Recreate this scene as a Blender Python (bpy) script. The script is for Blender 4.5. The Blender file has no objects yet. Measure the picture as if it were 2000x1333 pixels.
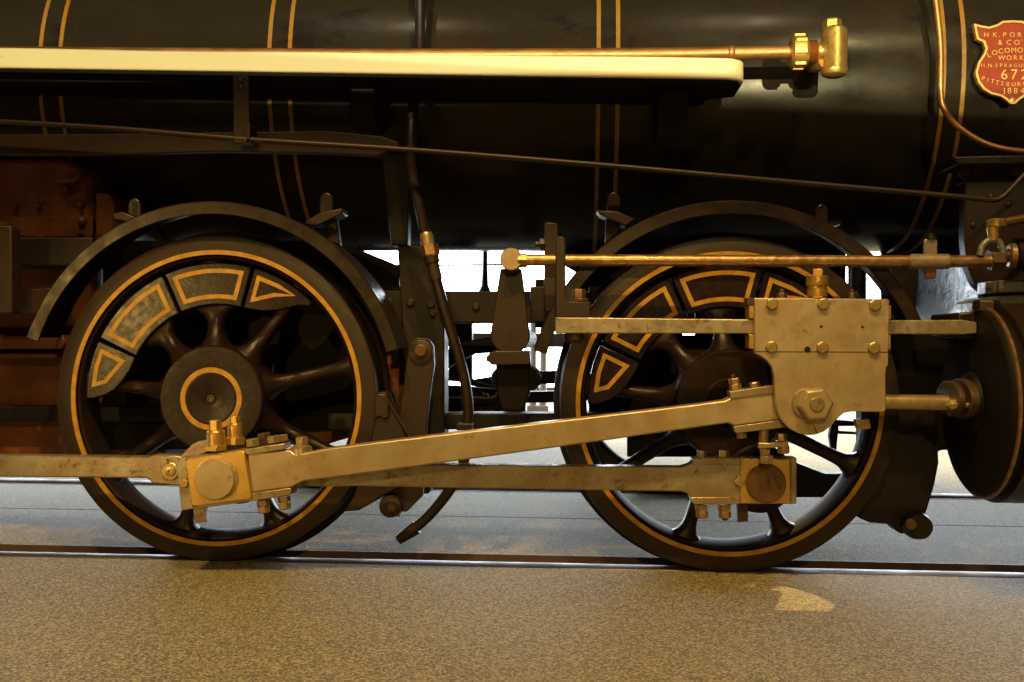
import bpy, bmesh, math, random
from mathutils import Vector, Matrix
random.seed(7)
SC = bpy.context.scene
COL = SC.collection
PI = math.pi

# ------------------------------------------------------------------ camera
F, TH, RO, D, H = 2000.0, math.radians(3.47), .0078, 2.8, .621
st, ct, sr, cr = math.sin(TH), math.cos(TH), math.sin(RO), math.cos(RO)
cam = bpy.data.cameras.new('camera')
cam.lens = 36.0; cam.sensor_width = 36.0; cam.sensor_fit = 'HORIZONTAL'
cam.clip_start = .05; cam.clip_end = 200
co = bpy.data.objects.new('camera', cam); COL.objects.link(co)
fwd = Vector((-st, ct, 0)); r0 = Vector((ct, st, 0)); u0 = Vector((0, 0, 1))
right = r0 * cr + u0 * sr; up = u0 * cr - r0 * sr
m = Matrix((right, up, -fwd)).transposed().to_4x4(); m.translation = Vector((0, -D, H))
co.matrix_world = m
SC.camera = co
SC.cycles.sample_clamp_indirect = 4.0
cam.dof.use_dof = True; cam.dof.focus_distance = 2.7; cam.dof.aperture_fstop = 13

# ------------------------------------------------------------------ light
SC.view_settings.view_transform = 'Standard'; SC.view_settings.look = 'None'
SC.view_settings.exposure = 0; SC.view_settings.gamma = 1
W = bpy.data.worlds.new('World'); SC.world = W; W.use_nodes = True
bg = W.node_tree.nodes['Background']
bg.inputs[0].default_value = (1.0, .60, .42, 1); bg.inputs[1].default_value = .035   # dim warm ambience of the hall

def lamp(name, kind, loc, target, power, color, size, spot=None, blend=.4, size_y=None):
    l = bpy.data.lights.new(name, kind); l.energy = power; l.color = color
    if kind == 'SPOT':
        l.shadow_soft_size = size; l.spot_size = math.radians(spot); l.spot_blend = blend
    else:
        l.size = size
        if size_y: l.shape = 'RECTANGLE'; l.size_y = size_y
    o = bpy.data.objects.new(name, l); COL.objects.link(o)
    o.location = loc
    o.rotation_euler = (Vector(target) - Vector(loc)).to_track_quat('-Z', 'Y').to_euler()
    return o
WARM = (1.0, .63, .17)
def beam(name, x, y, z, ztop, h, aimx, power, col, below=True, blend=.1, size=.05, tilt=0.0):
    """spot whose beam edge meets the plane y = 0 at height ztop; the beam lies below or above that edge"""
    e = math.atan((z - ztop) / -y) + math.radians(h if below else -h)
    lamp(name, 'SPOT', (x, y, z), (x + (aimx - x) * math.cos(e) * .3 - tilt * abs(y) * abs(math.sin(e)), y + abs(y) * math.cos(e), z - abs(y) * math.sin(e)), power, col, size, 2 * h, blend)
lamp('spot_left', 'SPOT', (-3.7, -5.2, .85), (-1.0, 0, .62), 230, WARM, .05, 13, .9)
beam('spot_front', .1, -5.4, 2.5, .97, 80, 0.0, 230, WARM, True, .03)  # added frontal light that brightens the rod faces
for x in (-1.3, .35):                          # overhead lamps; the running board shades what lies behind it
    beam('overhead_lamp', x, -2.7, 4.7, 1.325, 70, x * .5, 510, WARM, True, .03, .06)
for x in (-1.1, 1.5):                      # wall washers behind the camera, lighting only from the running board upwards
    beam('wall_washer', x, -6.0, 1.45, 1.3635 -0.0231 * (x +1.613), 82, x, 1230, (1.0, .84, .42), False, .002, .012, -0.0231)
for x in (-1.6, 1.5):                          # two small ceiling lamps
    lamp('ceiling_lamp', 'SPOT', (x, -4.4, 6.4), (x * .4, .2, 1.9), 130, (1.0, .80, .5), .05, 22, .3)
lamp('ceiling_lamp', 'SPOT', (2.3, -5.0, 4.5), (.95, .3, 1.6), 260, (1.0, .78, .35), .04, 14, .4)
lamp('spot_behind', 'SPOT', (3.0, 5.2, 6.0), (2.9, 5.1, 0), 4500, (1.0, .86, .55), .15, 66, .5)
lamp('spot_through_wheel', 'SPOT', (1.88, 3.98, 2.72), (.70, .06, .345), 1250, (1.0, .63, .19), .02, 5.4, .05)

# ------------------------------------------------------------------ pixel of the photograph (2000 wide) -> point at depth y
def P(px, py, y):
    u = (px - 1000) / F; v = (py - 666.5) / F
    a = u * math.cos(RO) + v * math.sin(RO); b = -u * math.sin(RO) + v * math.cos(RO)
    d = (-st + a * ct, ct + a * st, -b); t = (y + D) / d[1]
    return Vector((d[0] * t, y, H + d[2] * t))
def P2(px, py, y):
    p = P(px, py, y); return (p.x, p.z)
def poly(pts, y): return [P2(a, b, y) for a, b in pts]
def ln(px, y): return px * (y + D) / F          # length of px pixels at depth y

# ------------------------------------------------------------------ materials
def material(name, base, rough=.5, metal=0.0, var=None, vscale=8, vamt=.5, spots=None, sscale=40, samt=.5, sthr=.62,
             bump=0.0, bscale=60, rvar=0.0, spec=.5, stretch=(1, 1, 1), coat=0.0, fine=None, fscale=400):
    mt = bpy.data.materials.new(name); mt.use_nodes = True
    nt = mt.node_tree; N = nt.nodes; L = nt.links
    b = N['Principled BSDF']
    b.inputs['Roughness'].default_value = rough; b.inputs['Metallic'].default_value = metal
    b.inputs['Specular IOR Level'].default_value = spec
    b.inputs['Coat Weight'].default_value = coat; b.inputs['Coat Roughness'].default_value = .12
    tc = N.new('ShaderNodeTexCoord'); mp = N.new('ShaderNodeMapping'); mp.inputs['Scale'].default_value = stretch
    L.new(tc.outputs['Object'], mp.inputs[0])
    def noise(scale, det=5, rg=.6):
        n = N.new('ShaderNodeTexNoise'); n.inputs['Scale'].default_value = scale
        n.inputs['Detail'].default_value = det; n.inputs['Roughness'].default_value = rg
        L.new(mp.outputs[0], n.inputs['Vector']); return n.outputs['Fac']
    def ramp(src, a, c, va=0, vc=1):
        r = N.new('ShaderNodeMapRange'); r.inputs[1].default_value = a; r.inputs[2].default_value = c
        r.inputs[3].default_value = va; r.inputs[4].default_value = vc
        r.interpolation_type = 'SMOOTHSTEP'
        L.new(src, r.inputs[0]); return r.outputs[0]
    def mix(fac, c1, c2):
        x = N.new('ShaderNodeMix'); x.data_type = 'RGBA'; L.new(fac, x.inputs[0])
        for i, c in ((6, c1), (7, c2)):
            if isinstance(c, tuple): x.inputs[i].default_value = (*c, 1)
            else: L.new(c, x.inputs[i])
        return x.outputs[2]
    c = tuple(base)
    if var: c = mix(ramp(noise(vscale), .35, .68, 0, vamt), c, tuple(var))
    if fine: c = mix(ramp(noise(fscale, 3, .7), .4, .65), c, tuple(fine))
    if spots: c = mix(ramp(noise(sscale, 7, .68), sthr, sthr + .09, 0, samt), c, tuple(spots))
    if isinstance(c, tuple): b.inputs['Base Color'].default_value = (*c, 1)
    else: L.new(c, b.inputs['Base Color'])
    if rvar: L.new(ramp(noise(vscale * 2.3, 6), .3, .7, max(0.02, rough - rvar), min(1, rough + rvar)), b.inputs['Roughness'])
    if bump:
        bp = N.new('ShaderNodeBump'); bp.inputs['Strength'].default_value = bump; bp.inputs['Distance'].default_value = .004
        L.new(noise(bscale, 6, .6), bp.inputs['Height']); L.new(bp.outputs[0], b.inputs['Normal'])
    return mt

M = {}
M['black'] = material('black_gloss_paint', (.017, .009, .009), .34, var=(.026, .015, .011), vscale=9, spots=(.05, .035, .02), sscale=55, samt=.25, sthr=.68, bump=.05, bscale=50, rvar=.08, spec=.5)
M['wheel'] = material('wheel_black_paint', (.014, .0065, .0075), .36, spec=.28, var=(.022, .011, .010), vscale=14, spots=(.04, .025, .015), sscale=70, samt=.3, sthr=.67, bump=.12, bscale=60, rvar=.08)
M['rim'] = material('rim_black_paint', (.016, .008, .009), .62, spec=.2, var=(.024, .013, .011), vscale=14, spots=(.05, .035, .02), sscale=60, samt=.5, sthr=.64, bump=.2, bscale=60)
M['weight'] = material('counterweight_paint', (.014, .007, .008), .27, spec=.3, var=(.023, .013, .011), vscale=20, bump=.09, bscale=100, rvar=.05)
M['tyre'] = material('tyre_black_paint', (.026, .015, .012), .44, spec=.4, var=(.042, .027, .016), vscale=10, spots=(.005, .004, .004), sscale=45, samt=.85, sthr=.63, bump=.14, bscale=120, rvar=.08)
M['tread'] = material('tread_steel', (.35, .30, .26), .32, .9, var=(.14, .10, .08), vscale=20, rvar=.1)
M['boiler'] = material('boiler_jacket', (.020, .0155, .0115), .23, var=(.030, .023, .016), vscale=5, spots=(.010, .006, .010), sscale=6, samt=.75, sthr=.55, bump=.05, bscale=12, rvar=.06, spec=.17, stretch=(.5, 1, 1))
M['grey'] = material('dark_grey_paint', (.028, .0155, .0145), .44, spec=.45, var=(.042, .026, .021), vscale=12, spots=(.012, .008, .007), sscale=50, bump=.12, bscale=90)
M['orange'] = material('orange_line_paint', (.55, .31, .035), .42, var=(.38, .17, .02), vscale=26, vamt=.85, spots=(.04, .025, .015), sscale=120, samt=.9, sthr=.625, bump=.15, bscale=150)
M['band_orange'] = material('band_line_paint', (.36, .19, .024), .42, var=(.24, .10, .014), vscale=26, vamt=.85, spots=(.04, .025, .015), sscale=90, samt=.8, sthr=.64, bump=.1, bscale=150)
M['steel'] = material('worn_steel', (.47, .42, .365), .36, .65, var=(.34, .25, .16), vscale=13, vamt=.85, spots=(.15, .085, .04), sscale=30, samt=.7, sthr=.57, bump=.12, bscale=150, rvar=.12)
M['plate'] = material('crosshead_steel', (.54, .455, .345), .40, .55, var=(.43, .31, .18), vscale=9, vamt=.8, spots=(.22, .12, .05), sscale=36, samt=.6, sthr=.60, bump=.09, bscale=140, rvar=.10)
M['rod'] = material('bronzed_rod', (.44, .29, .16), .36, .8, var=(.27, .145, .06), vscale=26, vamt=.8, spots=(.60, .48, .30), sscale=30, samt=.6, sthr=.56, bump=.06, bscale=120, rvar=.1)
M['bolt'] = material('bolt_steel', (.58, .46, .28), .36, .75, var=(.40, .27, .12), vscale=40, vamt=.7, bump=.08, bscale=200)
M['darkbolt'] = material('dark_bolt', (.10, .065, .04), .45, .4, var=(.06, .04, .03), vscale=40, bump=.1, bscale=200)
M['cap'] = material('crank_pin_cap', (.17, .095, .045), .42, .5, var=(.12, .065, .03), vscale=22, bump=.08, bscale=120)
M['brass'] = material('brass', (.80, .54, .18), .36, .85, var=(.68, .42, .11), vscale=26, vamt=.5, spots=(.34, .19, .05), sscale=60, samt=.25, sthr=.66, bump=.05, bscale=150, rvar=.08)
M['copper'] = material('copper', (.62, .32, .13), .44, .8, var=(.46, .21, .07), vscale=14, vamt=.8, spots=(.20, .09, .035), sscale=60, samt=.6, sthr=.66, bump=.06, bscale=120, rvar=.1)
M['cream'] = material('cream_board_paint', (.87, .80, .52), .42, var=(.83, .74, .44), vscale=10, vamt=.6, spots=(.35, .20, .06), sscale=40, samt=.6, sthr=.68, bump=.08, bscale=60, stretch=(.4, 1, 1))
M['wood'] = material('board_edge_wood', (.34, .17, .05), .6, var=(.2, .09, .03), vscale=30, stretch=(.2, 1, 1))
M['rust'] = material('red_oxide_paint', (.22, .068, .017), .5, var=(.085, .025, .010), vscale=7, vamt=.9, spots=(.48, .15, .025), sscale=14, samt=.6, sthr=.60, bump=.25, bscale=40)
M['red'] = material('plate_red_enamel', (.30, .035, .010), .5, spec=.3, var=(.23, .025, .008), vscale=30, bump=.1, bscale=150)
M['gold'] = material('plate_gold', (.68, .46, .16), .44, .5, var=(.55, .34, .09), vscale=40, bump=.06, bscale=150)
M['bluegrey'] = material('bare_casting', (.24, .25, .25), .32, .4, var=(.10, .11, .11), vscale=16, bump=.7, bscale=34, rvar=.1)
M['rail'] = material('rail_steel', (.20, .165, .15), .55, .7, var=(.22, .16, .12), vscale=12, vamt=.7, spots=(.12, .07, .04), sscale=40, bump=.06, bscale=80, rvar=.12, stretch=(.3, 1, 1))
M['railside'] = material('groove_steel', (.09, .055, .05), .6, var=(.14, .08, .06), vscale=20)
M['frame'] = material('frame_black', (.009, .005, .0065), .48, spec=.4, var=(.015, .009, .010), vscale=9, bump=.12, bscale=60)
M['shade'] = material('shade_black', (.005, .003, .0035), .6, var=(.008, .005, .005), vscale=9, spec=.2)  # black deepened to put shade into the cylinder face and rear plates
M['post'] = material('window_frame_paint', (.10, .09, .08), .5)
M['colpaint'] = material('column_paint', (.30, .25, .21), .6, var=(.25, .2, .17), vscale=4)

def floor_material():
    mt = material('ground_concrete', (.105, .088, .041), .76, spec=.3, var=(.066, .054, .027), vscale=1.5, vamt=.8, spots=(.09, .065, .04), sscale=150, samt=.75, sthr=.55, bump=.7, bscale=210, fine=(.43, .366, .20), fscale=190)
    return mt
M['floor'] = floor_material()

def emit(name, col, s):
    mt = bpy.data.materials.new(name); mt.use_nodes = True
    b = mt.node_tree.nodes['Principled BSDF']; b.inputs['Base Color'].default_value = (.1, .1, .1, 1)
    b.inputs['Emission Color'].default_value = (*col, 1); b.inputs['Emission Strength'].default_value = s
    return mt
M['daylight'] = emit('daylit_glass', (.82, .91, 1.0), 15.0)

# ------------------------------------------------------------------ mesh helpers
def prism(bm, pts, y0, y1):
    """polygon of (x, z) extruded from y0 (front) to y1"""
    a = [bm.verts.new((x, y0, z)) for x, z in pts]; b = [bm.verts.new((x, y1, z)) for x, z in pts]
    n = len(pts); bm.faces.new(a); bm.faces.new(b[::-1])
    for i in range(n): bm.faces.new((a[i], b[i], b[(i + 1) % n], a[(i + 1) % n]))
def box(bm, x0, x1, y0, y1, z0, z1): prism(bm, [(x0, z0), (x1, z0), (x1, z1), (x0, z1)], y0, y1)
def band(bm, outer, inner, y0, y1):
    """closed strip between two loops of equal length"""
    n = len(outer)
    v = [[bm.verts.new((x, y, z)) for x, z in lp] for lp in (outer, inner) for y in (y0, y1)]
    of, ob_, if_, ib = v
    for i in range(n):
        j = (i + 1) % n
        bm.faces.new((of[i], of[j], if_[j], if_[i])); bm.faces.new((ob_[j], ob_[i], ib[i], ib[j]))
        bm.faces.new((of[j], of[i], ob_[i], ob_[j])); bm.faces.new((if_[i], if_[j], ib[j], ib[i]))
def frame_of(d):
    d = Vector(d).normalized(); a = Vector((0, 0, 1)) if abs(d.z) < .9 else Vector((1, 0, 0))
    u = d.cross(a).normalized(); return d, u, d.cross(u)
def rings(bm, rs, cap=True, closed=False):
    for k in range(len(rs) - (0 if closed else 1)):
        a, b = rs[k], rs[(k + 1) % len(rs)]; n = len(a)
        for i in range(n): bm.faces.new((a[i], a[(i + 1) % n], b[(i + 1) % n], b[i]))
    if cap and not closed: bm.faces.new(rs[0][::-1]); bm.faces.new(rs[-1])
def turned(bm, p, d, prof, seg=32, rot=0.0, cap=True):
    """lathe: profile of (radius, distance along d) round the axis through p"""
    d, u, w = frame_of(d); p = Vector(p); rs = []
    for r, t in prof:
        rs.append([bm.verts.new(p + d * t + (u * math.cos(rot + 2 * PI * i / seg) + w * math.sin(rot + 2 * PI * i / seg)) * max(r, 1e-4)) for i in range(seg)])
    rings(bm, rs, cap)
def cyl(bm, p0, p1, r, seg=24, r1=None):
    p0 = Vector(p0); p1 = Vector(p1); turned(bm, p0, p1 - p0, [(r, 0), (r1 or r, (p1 - p0).length)], seg)
def hexa(bm, p, d, r, h, rot=0.0):
    turned(bm, p, d, [(r, 0), (r, h * .82), (r * .86, h)], 6, rot)
def catmull(pts, k=6):
    q = [2 * pts[0] - pts[1]] + pts + [2 * pts[-1] - pts[-2]]; out = []
    for i in range(1, len(q) - 2):
        for s in range(k):
            t = s / k; a, b, c, e = q[i - 1:i + 3]
            out.append(.5 * ((2 * b) + (c - a) * t + (2 * a - 5 * b + 4 * c - e) * t * t + (3 * b - a - 3 * c + e) * t ** 3))
    return out + [pts[-1]]
def tube(bm, pts, r, seg=12, smooth=6):
    pts = [Vector(p) for p in pts]; pts = catmull(pts, smooth) if smooth else pts
    rs = []; rr = r if callable(r) else (lambda t: r); u = None
    for i, p in enumerate(pts):
        d = (pts[min(i + 1, len(pts) - 1)] - pts[max(i - 1, 0)]).normalized()
        if u is None: _, u, w = frame_of(d)
        else: u = (u - d * u.dot(d)).normalized(); w = d.cross(u)
        q = rr(i / (len(pts) - 1))
        rs.append([bm.verts.new(p + (u * math.cos(2 * PI * j / seg) + w * math.sin(2 * PI * j / seg)) * q) for j in range(seg)])
    rings(bm, rs)
def ringprof(bm, prof, seg=96, a0=0.0, a1=None, cx=0, cz=0):
    """closed (r, y) profile swept about the Y axis; angles measured from +x towards +z"""
    full = a1 is None; n = seg if full else seg + 1; rs = []
    for i in range(n):
        a = a0 + (2 * PI if full else a1 - a0) * i / seg
        rs.append([bm.verts.new((cx + r * math.cos(a), y, cz + r * math.sin(a))) for r, y in prof])
    rings(bm, rs, cap=not full, closed=full)
def rounded(pts, r, n=4):
    """round the corners of a polygon"""
    out = []; m_ = len(pts)
    for i in range(m_):
        p = Vector(pts[i]); a = Vector(pts[i - 1]) - p; b = Vector(pts[(i + 1) % m_]) - p
        q = min(r, a.length * .45, b.length * .45); A = p + a.normalized() * q; B = p + b.normalized() * q
        for k in range(n + 1):
            t = k / n; out.append(tuple((1 - t) ** 2 * A + 2 * t * (1 - t) * p + t * t * B))
    return out

WORLD = {}
def add(name, bm, mat, parent=None, bevel=0.0, seg=2, label=None, angle=32, extra=None):
    bmesh.ops.recalc_face_normals(bm, faces=bm.faces)
    xs = [v.co for v in bm.verts]
    c = Vector([(min(v[i] for v in xs) + max(v[i] for v in xs)) / 2 for i in range(3)])
    for v in bm.verts: v.co -= c
    me = bpy.data.meshes.new(name); bm.to_mesh(me); bm.free()
    me.polygons.foreach_set('use_smooth', [True] * len(me.polygons)); me.set_sharp_from_angle(angle=math.radians(angle))
    me.materials.append(M[mat])
    for e in extra or []: me.materials.append(M[e])
    o = bpy.data.objects.new(name, me); COL.objects.link(o); WORLD[o] = c
    if parent is not None: o.parent = parent; o.location = c - WORLD[parent]
    else: o.location = c
    if bevel:
        b = o.modifiers.new('bevel', 'BEVEL'); b.width = bevel; b.segments = seg; b.limit_method = 'ANGLE'; b.angle_limit = math.radians(35)
    if label: o['label'] = label
    return o
def glow_front(o, axis, sign):
    """only the face of a pane turned to the hall gives light; its edges are plain"""
    o.data.materials.append(M['post'])
    for f in o.data.polygons: f.material_index = 0 if f.normal[axis] * sign > .9 else 1
def tag(o, label, cat, group=None, kind=None):
    if label: o['label'] = label
    if cat: o['category'] = cat
    if group: o['group'] = group
    if kind: o['kind'] = kind
    return o
def empty(name, loc):
    o = bpy.data.objects.new(name, None); COL.objects.link(o); o.location = loc; o.empty_display_size = .1
    WORLD[o] = Vector(loc); return o
def dup(o, parent, offset, world=None):
    """copy of an object placed at offset from the source's world position, under parent"""
    c = o.copy(); COL.objects.link(c); WORLD[c] = WORLD[o] + Vector(offset)
    c.parent = parent; c.location = WORLD[c] - WORLD[parent] if parent else WORLD[c]
    return c
def NB(): return bmesh.new()
def part(name, mat, parent, fn, **kw):
    bm = NB(); fn(bm); return add(name, bm, mat, parent, **kw)

# ================================================================== SETTING
GY = .79                                       # centre line of the track
def flatgrid(x0, x1, y0, y1, z, nx=1, ny=1):
    bm = NB()
    v = [[bm.verts.new((x0 + (x1 - x0) * i / nx, y0 + (y1 - y0) * j / ny, z)) for j in range(ny + 1)] for i in range(nx + 1)]
    for i in range(nx):
        for j in range(ny): bm.faces.new((v[i][j], v[i + 1][j], v[i + 1][j + 1], v[i][j + 1]))
    return bm
X0, X1 = -14, 14
RY0, RY1, RY2 = .012, .080, .170               # near rail head, then the flange groove
FY0, FY1, FY2 = 2 * GY - .170, 2 * GY - .080, 2 * GY - .012
fb = NB()
def slab(bm, y0, y1, z=0.0, depth=.12):
    box(bm, X0, X1, y0, y1, z - depth, z)
slab(fb, -9, RY0 - .004); slab(fb, RY2, .80); slab(fb, .802, FY0); slab(fb, FY2 + .004, 14)
box(fb, X0, X1, RY0 - .1, RY2 + .1, -.30, -.125); box(fb, X0, X1, FY0 - .1, FY2 + .1, -.30, -.125)
fl = add('floor', fb, 'floor', bevel=.004); tag(fl, None, None, kind='structure')
def rail(y0, y1, gy0, gy1, label):
    t = empty('rail', (0, (y0 + y1) / 2, 0))
    def head(bm):
        n = 6; p = []
        p += [(y0, -.11), (y0, -.006), (y0 + .004, -.001), (y0 + .016, .002), ((y0 + y1) / 2, .003), (y1 - .016, .002), (y1 - .004, -.001), (y1, -.006), (y1, -.11)]
        rings(bm, [[bm.verts.new((x, y, z)) for y, z in p] for x in (X0, X1)])
    part('rail_head', 'rail', t, head)
    part('flange_groove', 'railside', t, lambda bm: box(bm, X0, X1, gy0, gy1, -.118, -.030))
    gw = gy1 if gy1 < GY else gy0
    part('groove_dark_strip', 'railside', t, lambda bm: box(bm, X0, X1, gw - .004, gw + .002, -.118, .0015))  # dark strip added so the groove's back wall looks shaded
    tag(t, label, 'rail', 'rails set flush in the hall floor'); return t
rail(RY0, RY1, RY1 + .002, RY2 - .002, 'near steel rail set flush in the floor under the orange lined wheels')
rail(FY1, FY2, FY0 + .002, FY1 - .002, 'far steel rail set flush in the floor beyond the locomotive')

# glazed wall far behind the locomotive
wy = 9.0
t = empty('window_wall', (0, wy, 0))
bays = [(-9 + 2.4 * i, -9 + 2.4 * (i + 1)) for i in range(8)]
for a, b in bays:
    glow_front(part('pane', 'daylight', t, lambda bm: box(bm, a + .06, b - .06, wy + .04, wy + .06, .10, 3.4)), 1, -1)
    part('mullion', 'post', t, lambda bm: box(bm, a - .055, a + .055, wy - .05, wy + .08, .0, 3.5), bevel=.01)
part('sill', 'post', t, lambda bm: box(bm, -9.2, 10.3, wy - .08, wy + .10, .0, .095), bevel=.01)
part('transom', 'post', t, lambda bm: box(bm, -9.2, 10.3, wy - .04, wy + .03, 3.41, 3.5), bevel=.01)
tag(t, 'bright daylit window wall seen through the gaps behind the locomotive', 'window')
t = empty('added_end_panes', (-7.5, 3.6, 0))  # unseen glowing panes, added to throw cool light on the frame casting
for k in range(3):
    y = 1.2 + 1.9 * k
    glow_front(part('pane', 'daylight', t, lambda bm: box(bm, -7.55, -7.53, y, y + 1.75, .3, 3.4)), 0, 1)
    part('mullion', 'post', t, lambda bm: box(bm, -7.6, -7.5, y - .15, y, 0, 3.5), bevel=.01)
part('sill', 'post', t, lambda bm: box(bm, -7.6, -7.5, 1.05, 6.9, 0, .29), bevel=.01)
tag(t, 'unseen glowing panes added at the hall end to light the casting', 'window')
for i, (px, w) in enumerate(((1041, 12), (1061, 13))):
    p = P(px, 700, 6.2)
    t = empty('column', (p.x, 6.2, 0))
    part('shaft', 'colpaint', t, lambda bm: turned(bm, (p.x, 6.2, .06), (0, 0, 1), [(.033, 0), (.027, 1.0)], 16))
    part('base', 'colpaint', t, lambda bm: box(bm, p.x - .05, p.x + .05, 6.15, 6.25, 0, .06), bevel=.01)
    tag(t, ('slim pale post behind the locomotive, left of the two seen beside the front wheel' if i == 0 else
            'slim pale post behind the locomotive, right of the two seen beside the front wheel'), 'post', 'slim posts near the window wall')

# ================================================================== LOCOMOTIVE
LOCO = empty('steam_locomotive', (0, GY, 0))
tag(LOCO, 'black steam locomotive with orange lined wheels, steel rods and a cream running board', 'locomotive')

# ---- boiler
BR, BZ = .515, 1.452
def bcyl(bm, x0, x1, r, seg=160, a0=None, a1=None):
    rs = []
    for x in (x0, x1):
        rs.append([bm.verts.new((x, GY - r * math.cos(2 * PI * i / seg), BZ + r * math.sin(2 * PI * i / seg))) for i in range(seg)])
    rings(bm, rs)
XB = [P(79, 130, GY - BR).x, P(118, 130, GY - BR).x, P(526, 130, GY - BR).x, P(566, 130, GY - BR).x,
      P(1169, 130, GY - BR).x, P(1207, 130, GY - BR).x, P(1843, 130, GY - BR).x, P(1882, 130, GY - BR).x]
boiler = part('boiler', 'boiler', LOCO, lambda bm: bcyl(bm, -3.0, 1.22, BR))
for i in range(4):
    a, b = XB[2 * i], XB[2 * i + 1]
    bnd = part('boiler_band', 'boiler', boiler, lambda bm: bcyl(bm, a - .006, b + .006, BR + .003), bevel=.001)
    for x in (a, b):
        part('band_stripe', 'band_orange', boiler, lambda bm: bcyl(bm, x - .0062, x + .0062, BR + .0045), label='orange painted stripe round the boiler')
xs = P(150, 60, GY - BR).x
part('jacket_sheet', 'boiler', boiler, lambda bm: bcyl(bm, -3.0, xs, BR + .0015), bevel=.001)
for k in range(9):
    a = .02 + .05 * k
    part('rivet', 'boiler', boiler, lambda bm: turned(bm, (xs - .012, GY - (BR + .001) * math.cos(a), BZ + (BR + .001) * math.sin(a)), (0, -math.cos(a), math.sin(a)), [(.005, 0), (.004, .002), (.0015, .003)], 10))
part('smokebox', 'boiler', LOCO, lambda bm: bcyl(bm, XB[7] + .008, 2.6, BR - .004), label='black smokebox ahead of the last boiler band')

# ---- maker's plate
PLY = GY - BR - .030
sh = [(1901, 47), (1916, 51), (1931, 53.5), (1946, 49), (1957.5, 42), (1977, 41)]
sl = [(1977, 204.5), (1971, 203), (1965, 197), (1954, 189.5), (1935, 185), (1920, 176), (1909, 161), (1904, 142.5), (1910, 122), (1920, 107), (1924, 96), (1920, 84), (1907, 78)]
left = sl + sh
full = [p for p in sh] + [(2 * 1977 - x, y) for x, y in sh[::-1][1:]] + [(2 * 1977 - x, y) for x, y in sl[::-1]] + [p for p in sl[1:]]
full = [q for i, q in enumerate(full) if q != full[i - 1]]
fullw = poly(full, PLY)
cxm = sum(p[0] for p in fullw) / len(fullw); czm = sum(p[1] for p in fullw) / len(fullw)
def inset(pts, m_):
    n = len(pts); area = sum(pts[i][0] * pts[(i + 1) % n][1] - pts[(i + 1) % n][0] * pts[i][1] for i in range(n)); sgn = 1 if area > 0 else -1
    out = []
    for i in range(n):
        a, b, c = Vector(pts[i - 1]), Vector(pts[i]), Vector(pts[(i + 1) % n])
        n1 = Vector((-(b - a).y, (b - a).x)).normalized() * sgn; n2 = Vector((-(c - b).y, (c - b).x)).normalized() * sgn
        k = (n1 + n2); k = k / max(.6, k.dot(n1) if k.length > 1e-6 else 1)
        out.append(tuple(b + k * m_))
    return out
plate = part('maker_plate', 'red', LOCO, lambda bm: prism(bm, fullw, PLY, PLY + .012), label='red shield shaped plate with raised gold letters')
part('plate_rim', 'gold', plate, lambda bm: band(bm, inset(fullw, -.0005), inset(fullw, .0068), PLY - .005, PLY + .0125), bevel=.0012)
tipx, tipz = P2(1976, 197, PLY)
part('rim_boss', 'gold', plate, lambda bm: turned(bm, (tipx, PLY - .003, tipz), (0, -1, 0), [(.008, 0), (.0075, .003), (.004, .0045)], 16))
part('plate_mount', 'frame', plate, lambda bm: prism(bm, inset(fullw, .012), PLY + .012, PLY + .06))
def glyph(ch, size):
    cu = bpy.data.curves.new('letter', 'FONT'); cu.body = ch; cu.size = size; cu.extrude = .0020; cu.offset = -.0001; cu.resolution_u = 3
    o = bpy.data.objects.new('letter', cu); COL.objects.link(o)
    bpy.context.view_layer.update()
    me = bpy.data.meshes.new_from_object(o.evaluated_get(bpy.context.evaluated_depsgraph_get()))
    bpy.data.objects.remove(o); bpy.data.curves.remove(cu); return me
def lettering(chars, hpx, serif=True):
    """chars: list of (char, px centre x, px centre y, tilt in degrees); one raised row of letters"""
    bm = NB(); hgt = ln(hpx, PLY); serif = serif and hpx >= 11
    for ch, px, py, tilt in chars:
        me = glyph(ch, hgt / .69)
        if not len(me.vertices): continue
        vs = [v.co.copy() for v in me.vertices]
        x0 = min(v.x for v in vs); x1 = max(v.x for v in vs)
        z0, z1 = (0, hgt) if ch not in "',." else (0, hgt)
        c = P(px, py, PLY - .0012); ca, sa = math.cos(math.radians(tilt)), math.sin(math.radians(tilt)); nv = []
        for v in vs:
            a = (v.x - (x0 + x1) / 2) * 1.0; b = v.y - hgt / 2
            nv.append(bm.verts.new((c.x + a * ca - b * sa, c.y - v.z, c.z + a * sa + b * ca)))
        for f in me.polygons:
            try: bm.faces.new([nv[i] for i in f.vertices])
            except ValueError: pass
        if ch in 'HKPRTINMLWUBEVG1' and serif:          # slab serifs of the cast letters
            w = x1 - x0
            feet = {'T': [(0, 0)], 'P': [(-.34, 0)], 'I': [(0, 0), (0, 1)], '1': [(0, 0)], 'V': [(-.4, 1), (.4, 1)], 'W': [(-.42, 1), (0, 1), (.42, 1)]}.get(ch, [(-.36, 0), (.36, 0), (-.36, 1), (.36, 1)])
            for fx, fz in feet:
                a0 = fx * w; b0 = -hgt / 2 + fz * hgt; q = []
                for da, db in ((-.16, -.045), (.16, -.045), (.16, .045), (-.16, .045)):
                    a = a0 + da * hgt * 1.2; b = b0 + db * hgt; q.append((c.x + a * ca - b * sa, c.z + a * sa + b * ca))
                prism(bm, q, c.y - .0013, c.y + .001)
        bpy.data.meshes.remove(me)
    return add('lettering', bm, 'gold', plate)
def row(txt, xs_, ys_, h_, tl=None): lettering([(c, x, y, (tl[i] if tl else 0)) for i, (c, x, y) in enumerate(zip(txt, xs_, ys_))], h_)
row('HK.PORTER', [1926, 1943, 1951, 1962, 1976.5, 1991, 2005, 2019, 2033], [68.5] * 9, 9)
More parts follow.
